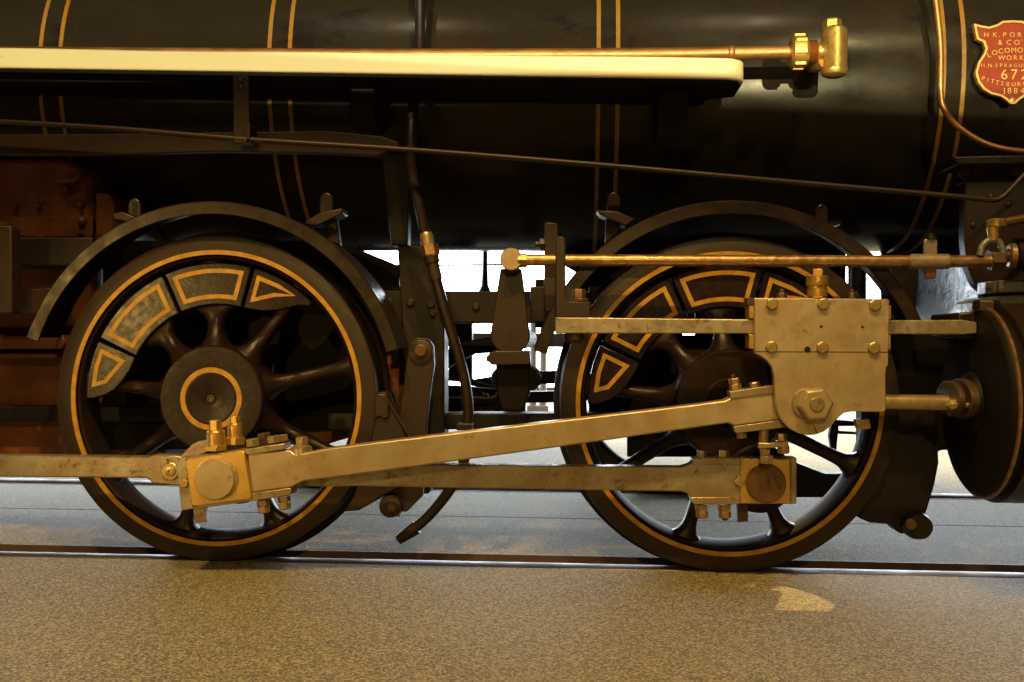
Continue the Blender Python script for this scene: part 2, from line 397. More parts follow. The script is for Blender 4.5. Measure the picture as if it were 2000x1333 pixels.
row("&CO'S", [1953, 1970, 1985.5, 1995, 2005], [83.5, 83.5, 83.5, 82.5, 83.5], 9.5)
row('LOCOMOTIVE', [1931, 1942, 1954, 1966.5, 1979.5, 1992, 2004, 2013, 2023, 2034], [107.5, 103.5, 100.5, 99, 98.5, 98.5, 99.5, 101, 103.5, 107], 9.5, [22, 16, 10, 5, 2, -2, -6, -10, -14, -20])
row('WORKS', [1956, 1970, 1983, 1995, 2007], [113.5] * 5, 9)
row('H.N.SPRAGUE', [1919, 1926, 1933, 1940, 1945.5, 1955, 1964, 1973, 1983, 1992.5, 2001], [128.5] * 11, 7)
row('672', [1961, 1980.5, 2000], [146, 146, 146], 19)
row('PITTSBURGH', [1920, 1929, 1938, 1947.5, 1957, 1968, 1979, 1990, 2001, 2012], [154, 156.5, 159.5, 162, 163.5, 165, 165.5, 165, 164, 162], 8, [-16, -15, -13, -11, -8, -4, 0, 3, 6, 9])
row('1884', [1961, 1971, 1983, 1996], [178] * 4, 11)

# ---- running board with its pipe and brackets
BY0, BY1 = -.02, .272
nb = 40
def board(bm):
    """front face follows the slight droop of the board; rounded right end in plan"""
    xr = P(1458, 130, BY0).x; rad = .055
    plan = [(-2.6, BY0)] + [(-2.6 + (xr - rad + 2.6) * i / nb, BY0) for i in range(1, nb + 1)]
    plan += [(xr - rad + rad * math.sin(a), BY0 + rad - rad * math.cos(a)) for a in [PI / 2 * k / 8 for k in range(1, 9)]]
    plan += [(xr, .16), (xr - .07, .20), (xr - .08, BY1), (-2.6, BY1)]
    def ztop(x): return zt[0] + (x - zt[2]) * (zt[1] - zt[0]) / (zt[3] - zt[2])
    a0, a1 = P(0, 94, BY0), P(1440, 114, BY0); zt = (a0.z, a1.z, a0.x, a1.x)
    th = ln(39.5, BY0)
    top = [bm.verts.new((x, y, ztop(x) + (.0012 * math.sin(x * 7) if y < BY1 else 0))) for x, y in plan]
    bot = [bm.verts.new((x, y, ztop(x) - th)) for x, y in plan]
    bm.faces.new(top); bm.faces.new(bot[::-1]); n = len(plan)
    for i in range(n): bm.faces.new((top[i], bot[i], bot[(i + 1) % n], top[(i + 1) % n]))
rb = part('running_board', 'cream', LOCO, board, bevel=.0035, label='cream painted edge of the running board with chipped corners')
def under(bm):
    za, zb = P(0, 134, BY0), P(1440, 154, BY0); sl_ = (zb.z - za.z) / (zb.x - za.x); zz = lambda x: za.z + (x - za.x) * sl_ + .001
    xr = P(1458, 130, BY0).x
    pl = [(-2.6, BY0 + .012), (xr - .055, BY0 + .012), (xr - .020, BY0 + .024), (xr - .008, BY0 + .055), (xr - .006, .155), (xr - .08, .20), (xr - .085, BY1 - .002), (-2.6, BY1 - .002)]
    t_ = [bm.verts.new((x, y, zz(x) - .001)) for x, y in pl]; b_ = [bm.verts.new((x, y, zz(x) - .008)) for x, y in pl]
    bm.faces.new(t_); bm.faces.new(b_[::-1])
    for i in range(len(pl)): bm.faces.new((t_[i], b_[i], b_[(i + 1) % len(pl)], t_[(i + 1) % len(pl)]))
part('dark_underside', 'shade', rb, under)  # thin dark sheet added to blacken the underside of the board
part('support_angle', 'frame', rb, lambda bm: [box(bm, -2.6, P(1425, 160, .1).x, .07, .11, P(700, 152, .09).z - .012, P(700, 140, .09).z - .002)])
def plate_part(name, mat, pts, y0, th, parent=None, bevel=.002, rnd=0, **kw):
    q = poly(pts, y0)
    if rnd: q = rounded(q, rnd)
    return part(name, mat, parent or LOCO, lambda bm: prism(bm, q, y0, y0 + th), bevel=bevel, **kw)
plate_part('board_hanger', 'grey', [(455, 148), (485, 149), (488, 277), (456, 275)], -.03, .008)
plate_part('hanger_hook', 'grey', [(456, 270), (490, 271), (490, 280), (458, 281)], -.045, .05)
for q in ([(683, 146), (735, 146), (733, 244), (680, 244)], [(1285, 160), (1346, 162), (1343, 262), (1284, 264)]):
    plate_part('board_bracket', 'frame', q, .12, .16, bevel=.008)  # frame black stands in for the shade under the board
CPY = .06
z0 = P(1500, 103, CPY); zl = P(0, 104, CPY)
cp = part('copper_pipe', 'copper', LOCO, lambda bm: tube(bm, [P(-300, 102, CPY), P(0, 103.5, CPY), P(700, 108, CPY), P(1200, 107, CPY), P(1430, 104, CPY), P(1548, 102, CPY)], ln(12.5, CPY), 20), label='copper feed pipe lying along the back of the running board')
part('pipe_joint', 'copper', cp, lambda bm: tube(bm, [P(1421, 104, CPY), P(1425, 104, CPY), P(1430, 104, CPY), P(1434, 104, CPY)], lambda t: ln(12.6 + 2.4 * math.sin(PI * t), CPY), 20, 3))
ax = Vector((1, 0, .008)).normalized()
def pxp(x, y): return P(x, y, CPY)
un = part('union_nut', 'brass', LOCO, lambda bm: turned(bm, pxp(1543, 102.5), ax, [(ln(26, CPY), 0), (ln(31, CPY), ln(4, CPY)), (ln(31, CPY), ln(26, CPY)), (ln(27, CPY), ln(32, CPY))], 32))
for k in range(8):
    a = 2 * PI * k / 8 + .25
    part('nut_lug', 'brass', un, lambda bm: [box(bm, pxp(1549, 102).x, pxp(1571, 102).x, CPY + ln(30.5, CPY) * math.cos(a) - .006, CPY + ln(30.5, CPY) * math.cos(a) + .006, pxp(1560, 102).z + ln(30.5, CPY) * math.sin(a) - .005, pxp(1560, 102).z + ln(30.5, CPY) * math.sin(a) + .005)], bevel=.0015)
def thread(bm):
    pr = []
    for k in range(9): pr += [(ln(22, CPY), ln(k * 2.2, CPY)), (ln(20, CPY), ln(k * 2.2 + 1.1, CPY))]
    turned(bm, pxp(1575, 102), ax, pr, 28)
part('pipe_thread', 'copper', un, thread)
cv = part('check_valve', 'brass', LOCO, lambda bm: turned(bm, P(1629, 151, CPY), (0, 0, 1), [(ln(15, CPY), 0), (ln(22, CPY), ln(3.5, CPY)), (ln(25, CPY), ln(9, CPY)), (ln(25.5, CPY), ln(13, CPY)), (ln(24.5, CPY), ln(15, CPY)), (ln(24.5, CPY), ln(84, CPY)), (ln(23, CPY), ln(91, CPY)), (ln(19, CPY), ln(95, CPY))], 36))
part('valve_cap', 'brass', cv, lambda bm: turned(bm, P(1625, 57, CPY), (0, 0, 1), [(ln(18, CPY), 0), (ln(18, CPY), ln(15, CPY)), (ln(15, CPY), ln(18.5, CPY))], 6, .3), bevel=.001)
part('valve_neck', 'brass', cv, lambda bm: turned(bm, pxp(1592, 101), ax, [(ln(18, CPY), 0), (ln(16, CPY), ln(5, CPY)), (ln(17, CPY), ln(12, CPY)), (ln(25, CPY), ln(22, CPY))], 28))
part('valve_branch', 'brass', cv, lambda bm: tube(bm, [P(1612, 120, CPY), P(1596, 127, CPY + .05), P(1585, 128, CPY + .22)], ln(14, CPY), 16))
part('copper_tube', 'copper', LOCO, lambda bm: tube(bm, [P(1822, -40, .22), P(1831, 30, .22), P(1837, 100, .22), P(1837, 185, .22), P(1845, 215, .22), P(1868, 245, .22), P(1912, 275, .21), P(1955, 290, .2), P(2010, 297, .2), P(2060, 299, .2)], ln(6, .22), 12), label='thin bent copper tube hanging in front of the smokebox')

# ---- sand pipe
SY = .05
sp = part('sand_pipe', 'black', LOCO, lambda bm: tube(bm, [P(820, -60, .2), P(820, 95, .2), P(817, 150, .16), P(806, 215, .08), P(802, 270, SY), P(804, 330, SY), P(818, 400, SY), P(834, 470, SY), P(848, 530, SY), P(864, 590, SY), P(885, 660, SY), P(905, 730, SY), P(914, 790, SY), P(912, 850, SY), P(905, 905, SY), P(880, 955, SY), P(840, 1005, SY + .02), P(796, 1044, SY + .02)], ln(10.5, SY), 16), label='long bent black sand pipe ending just above the rail')
sd = (P(842, 505, SY) - P(834, 470, SY)).normalized()
part('pipe_sleeve', 'black', sp, lambda bm: cyl(bm, P(802, 226, SY + .02), P(802, 292, SY), ln(13, SY), 20))
part('pipe_collar', 'bolt', sp, lambda bm: turned(bm, P(831, 455, SY), sd, [(ln(11.5, SY), 0), (ln(14, SY), ln(8, SY)), (ln(14, SY), ln(24, SY))], 20))
part('union_nut', 'rod', sp, lambda bm: turned(bm, P(837, 479, SY), sd, [(ln(19, SY), 0), (ln(19, SY), ln(20, SY)), (ln(16, SY), ln(24, SY))], 6, .4), bevel=.001)
part('pipe_ferrule', 'grey', sp, lambda bm: turned(bm, P(842, 502, SY), sd, [(ln(15, SY), 0), (ln(15, SY), ln(12, SY)), (ln(12.5, SY), ln(14, SY)), (ln(12.5, SY), ln(46, SY))], 20))
ed = (P(775, 1056, SY) - P(812, 1030, SY)).normalized()
part('pipe_end', 'grey', sp, lambda bm: [cyl(bm, P(814, 1030, SY + .02), P(778, 1055, SY + .02), ln(14, SY), 16, ln(10, SY))])
part('hose_clip', 'black', sp, lambda bm: [box(bm, P(900, 1, SY).x, P(930, 1, SY).x, SY - .03, SY + .03, P(912, 840, SY).z, P(912, 826, SY).z)], bevel=.003)

# ---- reach rod
RRY = -.035
part('reach_rod', 'grey', LOCO, lambda bm: tube(bm, [P(-120, 232, RRY), P(0, 238, RRY), P(230, 252, RRY), P(470, 272, RRY), P(800, 293, RRY), P(1165, 322, RRY), P(1500, 352, RRY), P(1800, 378, RRY), P(1915, 389, RRY), P(1942, 391, RRY), P(1958, 385, RRY), P(1978, 366, RRY), P(2005, 338, RRY), P(2060, 290, RRY)], ln(5.3, RRY), 12), label='thin steel reach rod running the length of the boiler')

# ---- wheels
WR = .4555
CRANK = Vector((.078, 0, -.196))
WX = (P(420, 777, 0).x, P(1423, 791, 0).x)
def polar(a, r): return (r * math.cos(a), r * math.sin(a))
def rad(x): return math.radians(x)
def make_wheel(cx, main):
    C = Vector((cx, 0, WR))
    def sh_(bm):
        for v in bm.verts: v.co += C
    def wp(name, mat, parent, fn, **kw):
        bm = NB(); fn(bm); sh_(bm); return add(name, bm, mat, parent, **kw)
    rim = wp('driving_wheel', 'rim', LOCO, lambda bm: ringprof(bm, [(.4015, .012), (.396, .006), (.391, .010), (.387, .022), (.3835, .05), (.382, .075), (.3845, .112), (.390, .122), (.4015, .122)], 144))
    wp('tyre', 'tyre', rim, lambda bm: ringprof(bm, [(.402, .0), (.449, .0), (.4535, .0025), (WR, .008), (WR + .0005, .085), (WR + .005, .096), (WR + .016, .103), (WR + .020, .110), (WR + .018, .120), (WR + .008, .127), (.43, .13), (.402, .13)], 160))
    wp('orange_line', 'orange', rim, lambda bm: ringprof(bm, [(.4005, -.0014), (.4128, -.0014), (.4128, .004), (.4005, .004)], 144), label='orange line painted round the inner edge of the tyre')
    wp('hub', 'wheel', rim, lambda bm: turned(bm, (0, .14, 0), (0, -1, 0), [(.13, 0), (.145, .03), (.152, .11), (.149, .158), (.1455, .169), (.142, .172), (.02, .172), (.012, .170), (.009, .160)], 72))
    if main: wp('orange_line', 'orange', rim, lambda bm: ringprof(bm, [(.0725, -.0333), (.0865, -.0333), (.0865, -.028), (.0725, -.028)], 72), label='orange ring painted on the wheel hub')
    wp('axle_end', 'wheel', rim, lambda bm: ringprof(bm, [(.0675, -.0328), (.0715, -.0324), (.0715, -.030), (.0675, -.030)], 64))
    wp('centre_mark', 'darkbolt', rim, lambda bm: turned(bm, (0, -.031, 0), (0, -1, 0), [(.011, 0), (.011, .002), (.008, .0025), (.006, .0005)], 20))
    # spokes
    def spoke(bm, a, web):
        u = Vector((math.cos(a), 0, math.sin(a))); t_ = Vector((-math.sin(a), 0, math.cos(a))); yv = Vector((0, 1, 0)); rs = []
        for r, w, d, yc in ((.11, .056, .062, .040), (.140, .047, .058, .036), (.152, .037, .049, .037), (.168, .028, .039, .041), (.19, .0215, .030, .046), (.215, .019 + web * .004, .026, .050), (.235, .0185 + web * .016, .026, .052), (.252, .0185 + web * .040, .030, .054), (.262, .018 + web * .05, .024, .055), (.30, .0175, .0225, .055), (.335, .018, .023, .057), (.355, .021, .025, .059), (.372, .030, .029, .062), (.383, .043, .034, .064), (.392, .058, .037, .066)):
            ring = []
            for k in range(20):
                b = 2 * PI * k / 20; cb, sb = math.cos(b), math.sin(b)
                q = 1.0 / (abs(cb) ** 2.6 + abs(sb) ** 2.6) ** (1 / 2.6)
                ring.append(bm.verts.new(u * r + t_ * (w * q * cb) + yv * (yc + d * q * sb)))
            rs.append(ring)
        rings(bm, rs)
    for k in range(9): wp('spoke', 'wheel', rim, lambda bm: spoke(bm, rad(94 + 40 * k), 1 if k in (0, 1) else 0), angle=60)
    # counterweight in four blocks with painted frames
    Ro, Ri, yf, yb = .379, .262, .020, .095
    def sect(a0, a1, m_, n=14):
        o = [polar(a0 + math.asin(m_ / (Ro - m_)) + (a1 - a0 - 2 * math.asin(m_ / (Ro - m_))) * i / n, Ro - m_) for i in range(n + 1)]
        q = [polar(a0 + math.asin(m_ / (Ri + m_)) + (a1 - a0 - 2 * math.asin(m_ / (Ri + m_))) * i / n, Ri + m_) for i in range(n + 1)]
        return o + q[::-1]
    g = rad(.75)
    for a0, a1 in ((75, 114.8), (114.8, 154.8)):
        p0 = sect(rad(a0) + g, rad(a1) - g, .0001)
        wp('counterweight', 'weight', rim, lambda bm: prism(bm, p0, yf, yb), bevel=.003)
        wp('painted_frame', 'orange', rim, lambda bm: band(bm, sect(rad(a0) + g, rad(a1) - g, .0165), sect(rad(a0) + g, rad(a1) - g, .0285), yf - .0012, yf + .003))
    def tri(s, m_):
        """tapering end block: s = +1 left end, -1 right end"""
        a = rad(154.8) if s > 0 else rad(75); e = rad(181) if s > 0 else rad(45)
        A = a + s * g; n = 10
        pts = [polar(A + (e - A) * i / n, Ro) for i in range(n + 1)]
        mid = polar(A + (e - A) * .60, Ri + .047); pts += ([polar(e, Ro - .02), polar(A + (e - A) * .93, .322), polar(A + (e - A) * .80, .296), polar(A + (e - A) * .60, .278), polar(A + (e - A) * .3, .264), polar(A, Ri)] if s > 0 else [polar(e, Ro - .012), polar(A + (e - A) * .86, Ri + .082), polar(A + (e - A) * .66, Ri + .040), polar(A + (e - A) * .40, Ri + .013), polar(A, Ri)])
        if s < 0: pts = pts[::-1]
        return pts
    for s in (1, -1):
        p0 = tri(s, 0); cc = Vector((sum(p[0] for p in p0) / len(p0), sum(p[1] for p in p0) / len(p0)))
        if s > 0: cc = Vector(polar(rad(162.5), .335))
        else: cc = Vector(polar(rad(64), .334))
        sc = lambda k: [tuple(cc + (Vector(p) - cc) * k) for p in p0]
        wp('counterweight', 'weight', rim, lambda bm: prism(bm, p0, yf, yb), bevel=.003)
        c1 = [tuple(Vector(polar(rad(x), r))) for x, r in (((159.2, .284), (158.2, .364), (167, .365), (176, .364), (173.6, .324)) if s > 0 else ((71.2, .283), (72.2, .362), (62, .363), (52.4, .362), (60.5, .326)))]
        wp('painted_frame', 'orange', rim, lambda bm: band(bm, c1, inset(c1, .0115), yf - .0012, yf + .003))
    # crank boss and pin
    def boss(bm):
        n = 40; o = []
        turned(bm, (CRANK.x, .08, CRANK.z), (0, -1, 0), [(.092, 0), (.092, .115), (.085, .122)], 40)
    wp('crank_boss', 'wheel', rim, boss)
    wp('crank_pin', 'bolt', rim, lambda bm: cyl(bm, (CRANK.x, .02, CRANK.z), (CRANK.x, -.19 if main else -.115, CRANK.z), .036, 32))
    return rim
wheels = [make_wheel(WX[0], True), make_wheel(WX[1], False)]
for w in wheels:                              # the two wheels across the axle, turned round
    c = w.copy(); COL.objects.link(c); WORLD[c] = Vector((WORLD[w].x, 2 * GY - WORLD[w].y, WORLD[w].z))
    c.location = WORLD[c] - WORLD[LOCO]; c.rotation_euler = (0, 0, PI); c['label'] = 'driving wheel on the far side of the locomotive'
    for ch in list(w.children):
        q = ch.copy(); COL.objects.link(q); q.parent = c
for x in WX:
    part('axle', 'frame', LOCO, lambda bm: cyl(bm, (x, .1, WR), (x, 2 * GY - .1, WR), .07, 24))
    part('axle_box', 'frame', LOCO, lambda bm: box(bm, x - .11, x + .11, .20, .36, WR - .13, WR + .15), bevel=.008)
    part('axle_box', 'frame', LOCO, lambda bm: box(bm, x - .11, x + .11, 2 * GY - .36, 2 * GY - .20, WR - .13, WR + .15), bevel=.008)

# ---- fenders
FNY0, FNY1 = -.05, .13
def fender(cx, ap, aq, r):
    c = (cx, WR)
    f = part('fender', 'black', LOCO, lambda bm: ringprof(bm, [(r - .036, FNY0 + .004), (r - .034, FNY0), (r - .004, FNY0), (r, FNY0 + .004), (r, FNY1), (r - .005, FNY1), (r - .005, FNY0 + .009), (r - .034, FNY0 + .007)], 96, ap, aq, c[0], c[1]), label='curved black fender over the %s driving wheel' % ('rear' if cx < 0 else 'front'))
    return f
def ang(px, py, cx, y=FNY0):
    p = P(px, py, y); return math.atan2(p.z - WR, p.x - cx), math.hypot(p.z - WR, p.x - cx)
r_l = P(408, 393, FNY0).z - WR; r_r = P(1430, 391.5, FNY0).z - WR
fnd = [fender(WX[0], ang(760, 686, WX[0])[0], ang(62, 662, WX[0])[0], r_l), fender(WX[1], ang(1790, 650, WX[1])[0], ang(1052, 688, WX[1])[0], r_r)]
def loop_bracket(f, x, ytop, ybot, px2, tilt, strut):
    y = .045
    def u(bm):
        o = [(x - 13, ybot), (x - 13, ytop + 12), (x - 9, ytop + 4), (x - 3, ytop), (x + 3, ytop), (x + 9, ytop + 4), (x + 13, ytop + 12), (x + 13, ybot)]
        prism(bm, poly(o, y), y, y + .012)
    b = part('fender_strap', 'black', f, u, bevel=.004)
    part('strap_slot', 'frame', f, lambda bm: prism(bm, rounded(poly([(x - 3, ybot), (x - 3, ytop + 8), (x + 6, ytop + 8), (x + 6, ybot)], y), .004), y - .0015, y + .004))
    part('fender_foot', 'grey', f, lambda bm: prism(bm, poly(px2, y - .02), y - .02, y + .06), bevel=.003)
    if strut: part('fender_strut', 'grey', f, lambda bm: prism(bm, poly(strut, .06), .06, .09), bevel=.004)
loop_bracket(fnd[0], 262, 387, 424, [(220, 417), (238, 414), (268, 426), (250, 434), (222, 428)], 0, None)
loop_bracket(fnd[0], 637, 376, 418, [(594, 434), (624, 416), (668, 407), (668, 417), (620, 441), (602, 440)], 0, [(632, 412), (656, 416), (664, 480), (640, 470)])
loop_bracket(fnd[1], 1199, 375, 412, [(1165, 411), (1205, 413), (1240, 428), (1222, 442), (1172, 420)], 0, [(1183, 418), (1212, 425), (1210, 455), (1182, 475)])
loop_bracket(fnd[1], 1605, 399, 436, [(1590, 432), (1644, 430), (1646, 438), (1610, 446)], 0, None)

# ---- side rod (coupling rod)
SRY = -.115                                   # front face of the side rod
def bolt_up(parent, px, ybase, h, w, y, tilt=0.0, mat='bolt', down=False, name='bolt', rot=.26):
    d = Vector((-math.sin(tilt), 0, math.cos(tilt))) * (-1 if down else 1)
    return part(name, mat, parent, lambda bm: hexa(bm, P(px, ybase, y), d, ln(w / 2, y) * 1.06, ln(h, y), rot), bevel=.0008)
sr_ = plate_part('side_rod', 'steel', [(560, 912), (700, 906), (850, 907.5), (1100, 910.5), (1330, 912.5), (1346, 908), (1356, 899), (1362, 894), (1556, 894), (1555, 985), (1360, 985), (1352, 975), (1340, 964), (1330, 961), (1100, 957), (850, 953), (700, 950), (640, 951), (560, 950)], SRY, .045, bevel=.004, label='straight steel side rod joining the two driving wheels')
plate_part('upper_strap', 'steel', [(1356, 895), (1445, 895), (1445, 908), (1352, 908.5)], SRY - .0035, .05, sr_, .0015)
plate_part('lower_strap', 'steel', [(1348, 972), (1444, 972), (1444, 985.5), (1356, 985.5), (1350, 980)], SRY - .0035, .05, sr_, .0015)
plate_part('rod_brass', 'brass', [(1446, 896), (1543, 896), (1543, 984), (1446, 984)], SRY - .006, .05, sr_, .002)
plate_part('strap_end', 'steel', [(1545, 895), (1556, 895), (1556, 984.5), (1545, 984.5)], SRY - .005, .05, sr_, .002)
PC = Vector((WX[1] + CRANK.x, 0, WR + CRANK.z))
part('pin_cap', 'cap', sr_, lambda bm: turned(bm, (PC.x, SRY - .004, PC.z), (0, -1, 0), [(.0507, 0), (.0507, .013), (.048, .0155)], 56), label='dark round cap over the front crank pin')
part('oil_plug', 'bolt', sr_, lambda bm: turned(bm, P(1444.5, 941, SRY - .004), (0, -1, 0), [(ln(12, SRY), 0), (ln(12, SRY), .006), (ln(10.5, SRY), .008)], 4, 0.2), bevel=.001)
for x in (1371, 1414): bolt_up(sr_, x, 894.5, 15, 19, SRY + .02)
bolt_up(sr_, 1452, 894.5, 5, 22, SRY + .02, mat='darkbolt')
for x in (1370, 1414.5):
    bolt_up(sr_, x, 985, 13, 25, SRY + .02, down=True, name='nut')
    bolt_up(sr_, x + 1, 998, 14, 23, SRY + .02, down=True, name='nut', rot=.5)
bolt_up(sr_, 1416, 1010, 6, 12, SRY + .02, down=True, name='bolt_end', mat='darkbolt')
plate_part('strap_key', 'grey', [(1440, 985), (1461, 985), (1461, 1018), (1442, 1021)], SRY + .01, .02, sr_, .001)
bpl = plate_part('rear_side_rod', 'steel', [(-140, 888), (0, 889.5), (290, 893), (298, 889), (345, 890), (372, 897), (372, 946), (345, 949), (298, 944.5), (286, 934.5), (0, 932), (-140, 930)], SRY, .045, bevel=.004, label='rear side rod running out of the picture on the left')
part('knuckle_washer', 'bolt', bpl, lambda bm: turned(bm, P(333, 921, SRY), (0, -1, 0), [(ln(18, SRY), 0), (ln(18, SRY), .004), (ln(16, SRY), .006)], 32))
part('knuckle_pin', 'bolt', bpl, lambda bm: turned(bm, P(333, 921, SRY - .006), (0, -1, 0), [(ln(11, SRY), 0), (ln(10, SRY), .005), (ln(4.5, SRY), .006), (ln(4, SRY), .0005)], 24))
part('split_pin', 'darkbolt', bpl, lambda bm: tube(bm, [P(326, 898, SRY - .002), P(328, 901, SRY - .012), P(330, 905, SRY - .004)], .0018, 8))
plate_part('knuckle_lug', 'steel', [(350, 894), (375, 868), (388, 862), (404, 861), (404, 884), (360, 899)], SRY + .01, .03, bpl, .002)

# ---- main rod
MRY = -.195
tl_ = rad(8.3)
mr = plate_part('main_rod', 'plate', [(483, 886), (566, 879.5), (574, 886), (585, 887), (640, 876.5), (850, 850.5), (1100, 821), (1350, 791.5), (1416, 782.5), (1424, 778), (1560, 760), (1560, 815), (1432, 832), (1424, 826.5), (1350, 837), (1100, 872.5), (850, 906.5), (650, 933.5), (594, 940), (585, 944), (571, 952), (491, 963)], MRY, .052, bevel=.004, label='tapered steel main rod from crosshead to rear crank pin')
YS = MRY - .004
plate_part('upper_strap', 'steel', [(361, 895), (480, 877.5), (555, 866.5), (556.5, 878), (483, 889.5), (480, 887), (366, 902)], YS, .06, mr, .002)
plate_part('lower_strap', 'steel', [(374, 992), (491, 963.5), (568, 953.5), (568.5, 966), (564, 968.5), (491, 979.5), (378, 995)], YS, .06, mr, .002)
plate_part('strap_end', 'steel', [(342.5, 897), (361.5, 894), (376, 991), (383, 992.5), (354.5, 998)], YS, .06, mr, .002)
plate_part('rod_brass', 'brass', [(361, 897), (477.5, 879.5), (493, 975), (374, 991)], YS - .007, .066, mr, .003, rnd=.012)
MC = Vector((WX[0] + CRANK.x, 0, WR + CRANK.z))
part('pin_cap', 'plate', mr, lambda bm: turned(bm, (MC.x, YS - .006, MC.z), (0, -1, 0), [(.056, 0), (.056, .004), (.0525, .0045), (.0525, .015), (.0505, .0175)], 64), label='round polished cap over the rear crank pin')
part('strap_bolt', 'bolt', mr, lambda bm: hexa(bm, P(361, 943, YS), (0, -1, 0), ln(11, YS), .012, .2), bevel=.001)
plate_part('strap_key', 'steel', [(376.5, 993), (399.5, 990), (404, 1020), (381, 1024)], YS + .02, .02, mr, .001)
for x, y, h_, w, yy, mt in ((495, 871.5, 15, 27, YS + .025, 'bolt'), (536, 865, 14, 27, YS + .025, 'bolt'), (552, 862, 13, 24, YS + .045, 'bolt'), (518, 867, 22, 28, YS + .075, 'darkbolt')):
    bolt_up(mr, x, y, h_, w, yy, tl_, mt)
for x, y in ((513, 977), (554, 970)):
    bolt_up(mr, x, y, 12, 24, YS + .025, tl_, down=True, name='nut')
    bolt_up(mr, x + 1.5, y + 12.5, 13, 24, YS + .025, tl_, down=True, name='nut', rot=.6)
part('oil_boss', 'steel', mr, lambda bm: turned(bm, P(588, 888, MRY + .03), (-math.sin(tl_), 0, math.cos(tl_)), [(ln(24, MRY), 0), (ln(22, MRY), ln(14, MRY)), (ln(12, MRY), ln(21, MRY))], 28))
bolt_up(mr, 590, 868, 15, 25, MRY + .03, tl_ * .5)
def oil_cup(parent, px, yb, y, rb_, hb, rc, hc, rk, hk, tilt=0.0, mat='brass', hexcap=True):
    d = Vector((-math.sin(tilt), 0, math.cos(tilt))); p = P(px, yb, y)
    c = part('oil_cup', mat, parent, lambda bm: turned(bm, p + d * ln(hb, y), d, [(ln(rc, y), 0), (ln(rc, y), ln(hc * .78, y)), (ln(rc * .93, y), ln(hc * .80, y)), (ln(rc * .93, y), ln(hc * .84, y)), (ln(rc, y), ln(hc * .86, y)), (ln(rc * .9, y), ln(hc, y))], 32))
    part('cup_base', mat, parent, lambda bm: turned(bm, p, d, [(ln(rb_, y), 0), (ln(rb_, y), ln(hb, y))], 6, .35), bevel=.001)
    part('cup_cap', mat, parent, lambda bm: turned(bm, p + d * ln(hb + hc, y), d, [(ln(rk, y), 0), (ln(rk, y), ln(hk, y)), (ln(rk * .85, y), ln(hk + 1, y))], 6 if hexcap else 4, .5), bevel=.0008)
    return c
oil_cup(mr, 422, 880, YS + .022, 23, 10, 18.5, 30, 13, 20, .03)
oil_cup(mr, 459, 868, YS + .060, 21, 14, 15.5, 29, 11, 12, .0)
# small end of the main rod
plate_part('upper_strap', 'steel', [(1425.5, 765.5), (1560, 745), (1560, 763), (1427, 779.5)], YS, .058, mr, .0015)
plate_part('lower_strap', 'steel', [(1432, 833.5), (1560, 816), (1560, 832), (1438, 847), (1435, 843)], YS, .058, mr, .0015)
bolt_up(mr, 1437.5, 763.5, 14, 22, YS + .025, tl_, name='nut'); bolt_up(mr, 1434.5, 750, 11, 21, YS + .025, tl_, name='nut', rot=.6)
bolt_up(mr, 1432.5, 739, 7, 10, YS + .025, tl_, name='bolt_end', mat='darkbolt')
bolt_up(mr, 1475, 757.5, 11, 21, YS + .025, tl_)
bolt_up(mr, 1448, 846, 10, 20, YS + .025, tl_, down=True, name='nut')
part('oil_tube', 'bolt', mr, lambda bm: cyl(bm, P(1492, 838, YS + .03), P(1490, 876, YS + .03), ln(9.5, YS), 20))
plate_part('clamp_arm', 'bolt', [(1481, 865), (1500, 866), (1540, 862), (1541, 873), (1482, 877)], YS + .015, .03, mr, .002)
bolt_up(mr, 1494, 877, 12, 19, YS + .03, down=True, name='nut'); bolt_up(mr, 1497, 890, 16, 25, YS + .03, down=True, name='nut', rot=.1)
bolt_up(mr, 1526, 861, 14, 20, YS + .03); bolt_up(mr, 1530, 872, 14, 23, YS + .03, down=True, name='nut', rot=.4)

# ---- crosshead
CHY = -.235
ch = plate_part('crosshead', 'plate', [(1474, 584.5), (1476, 583), (1736, 585.5), (1737, 588), (1735, 713), (1731.5, 717), (1729.5, 730), (1730, 800), (1727, 805), (1662, 804.5), (1648, 807), (1637, 817), (1624, 832), (1608, 844), (1592, 849.5), (1577, 850.5), (1560, 847), (1544, 839), (1531, 827), (1522, 812), (1515, 790), (1513, 760), (1512, 735), (1508, 718), (1500, 706), (1488, 697), (1474, 690)], CHY, .028, bevel=.0035, label='broad steel crosshead plate with six bolts')
def slot(bm): box(bm, P(1475, 687, CHY).x, P(1735, 687, CHY).x, CHY - .0012, CHY + .002, P(1600, 688.2, CHY).z, P(1600, 686.4, CHY).z)
part('plate_joint', 'frame', ch, lambda bm: prism(bm, poly([(1474.5, 686.6), (1735, 687.6), (1735, 689), (1474.5, 688)], CHY - .0008), CHY - .0008, CHY + .003))
for x, y in ((1507, 594), (1607, 594), (1708, 596), (1506, 678), (1605.5, 679), (1705.5, 680)):
    part('crosshead_bolt', 'bolt', ch, lambda bm: hexa(bm, P(x, y, CHY), (0, -1, 0), ln(12.3, CHY), .011, random.uniform(0, 1)), bevel=.0012)
part('oil_hole', 'frame', ch, lambda bm: turned(bm, P(1576.5, 683, CHY + .002), (0, -1, 0), [(ln(6, CHY), 0), (ln(6, CHY), .0035)], 20))
for x, y in ((1603.5, 638), (1684, 639)):
    part('dowel', 'darkbolt', ch, lambda bm: turned(bm, P(x, y, CHY + .002), (0, -1, 0), [(ln(3, CHY), 0), (ln(3, CHY), .0028)], 12))
NC = P(1588, 789, CHY)
part('pin_washer', 'steel', ch, lambda bm: turned(bm, P(1577, 789, CHY + .004), (0, -1, 0), [(ln(31, CHY), 0), (ln(31, CHY), .010), (ln(29, CHY), .013)], 40))
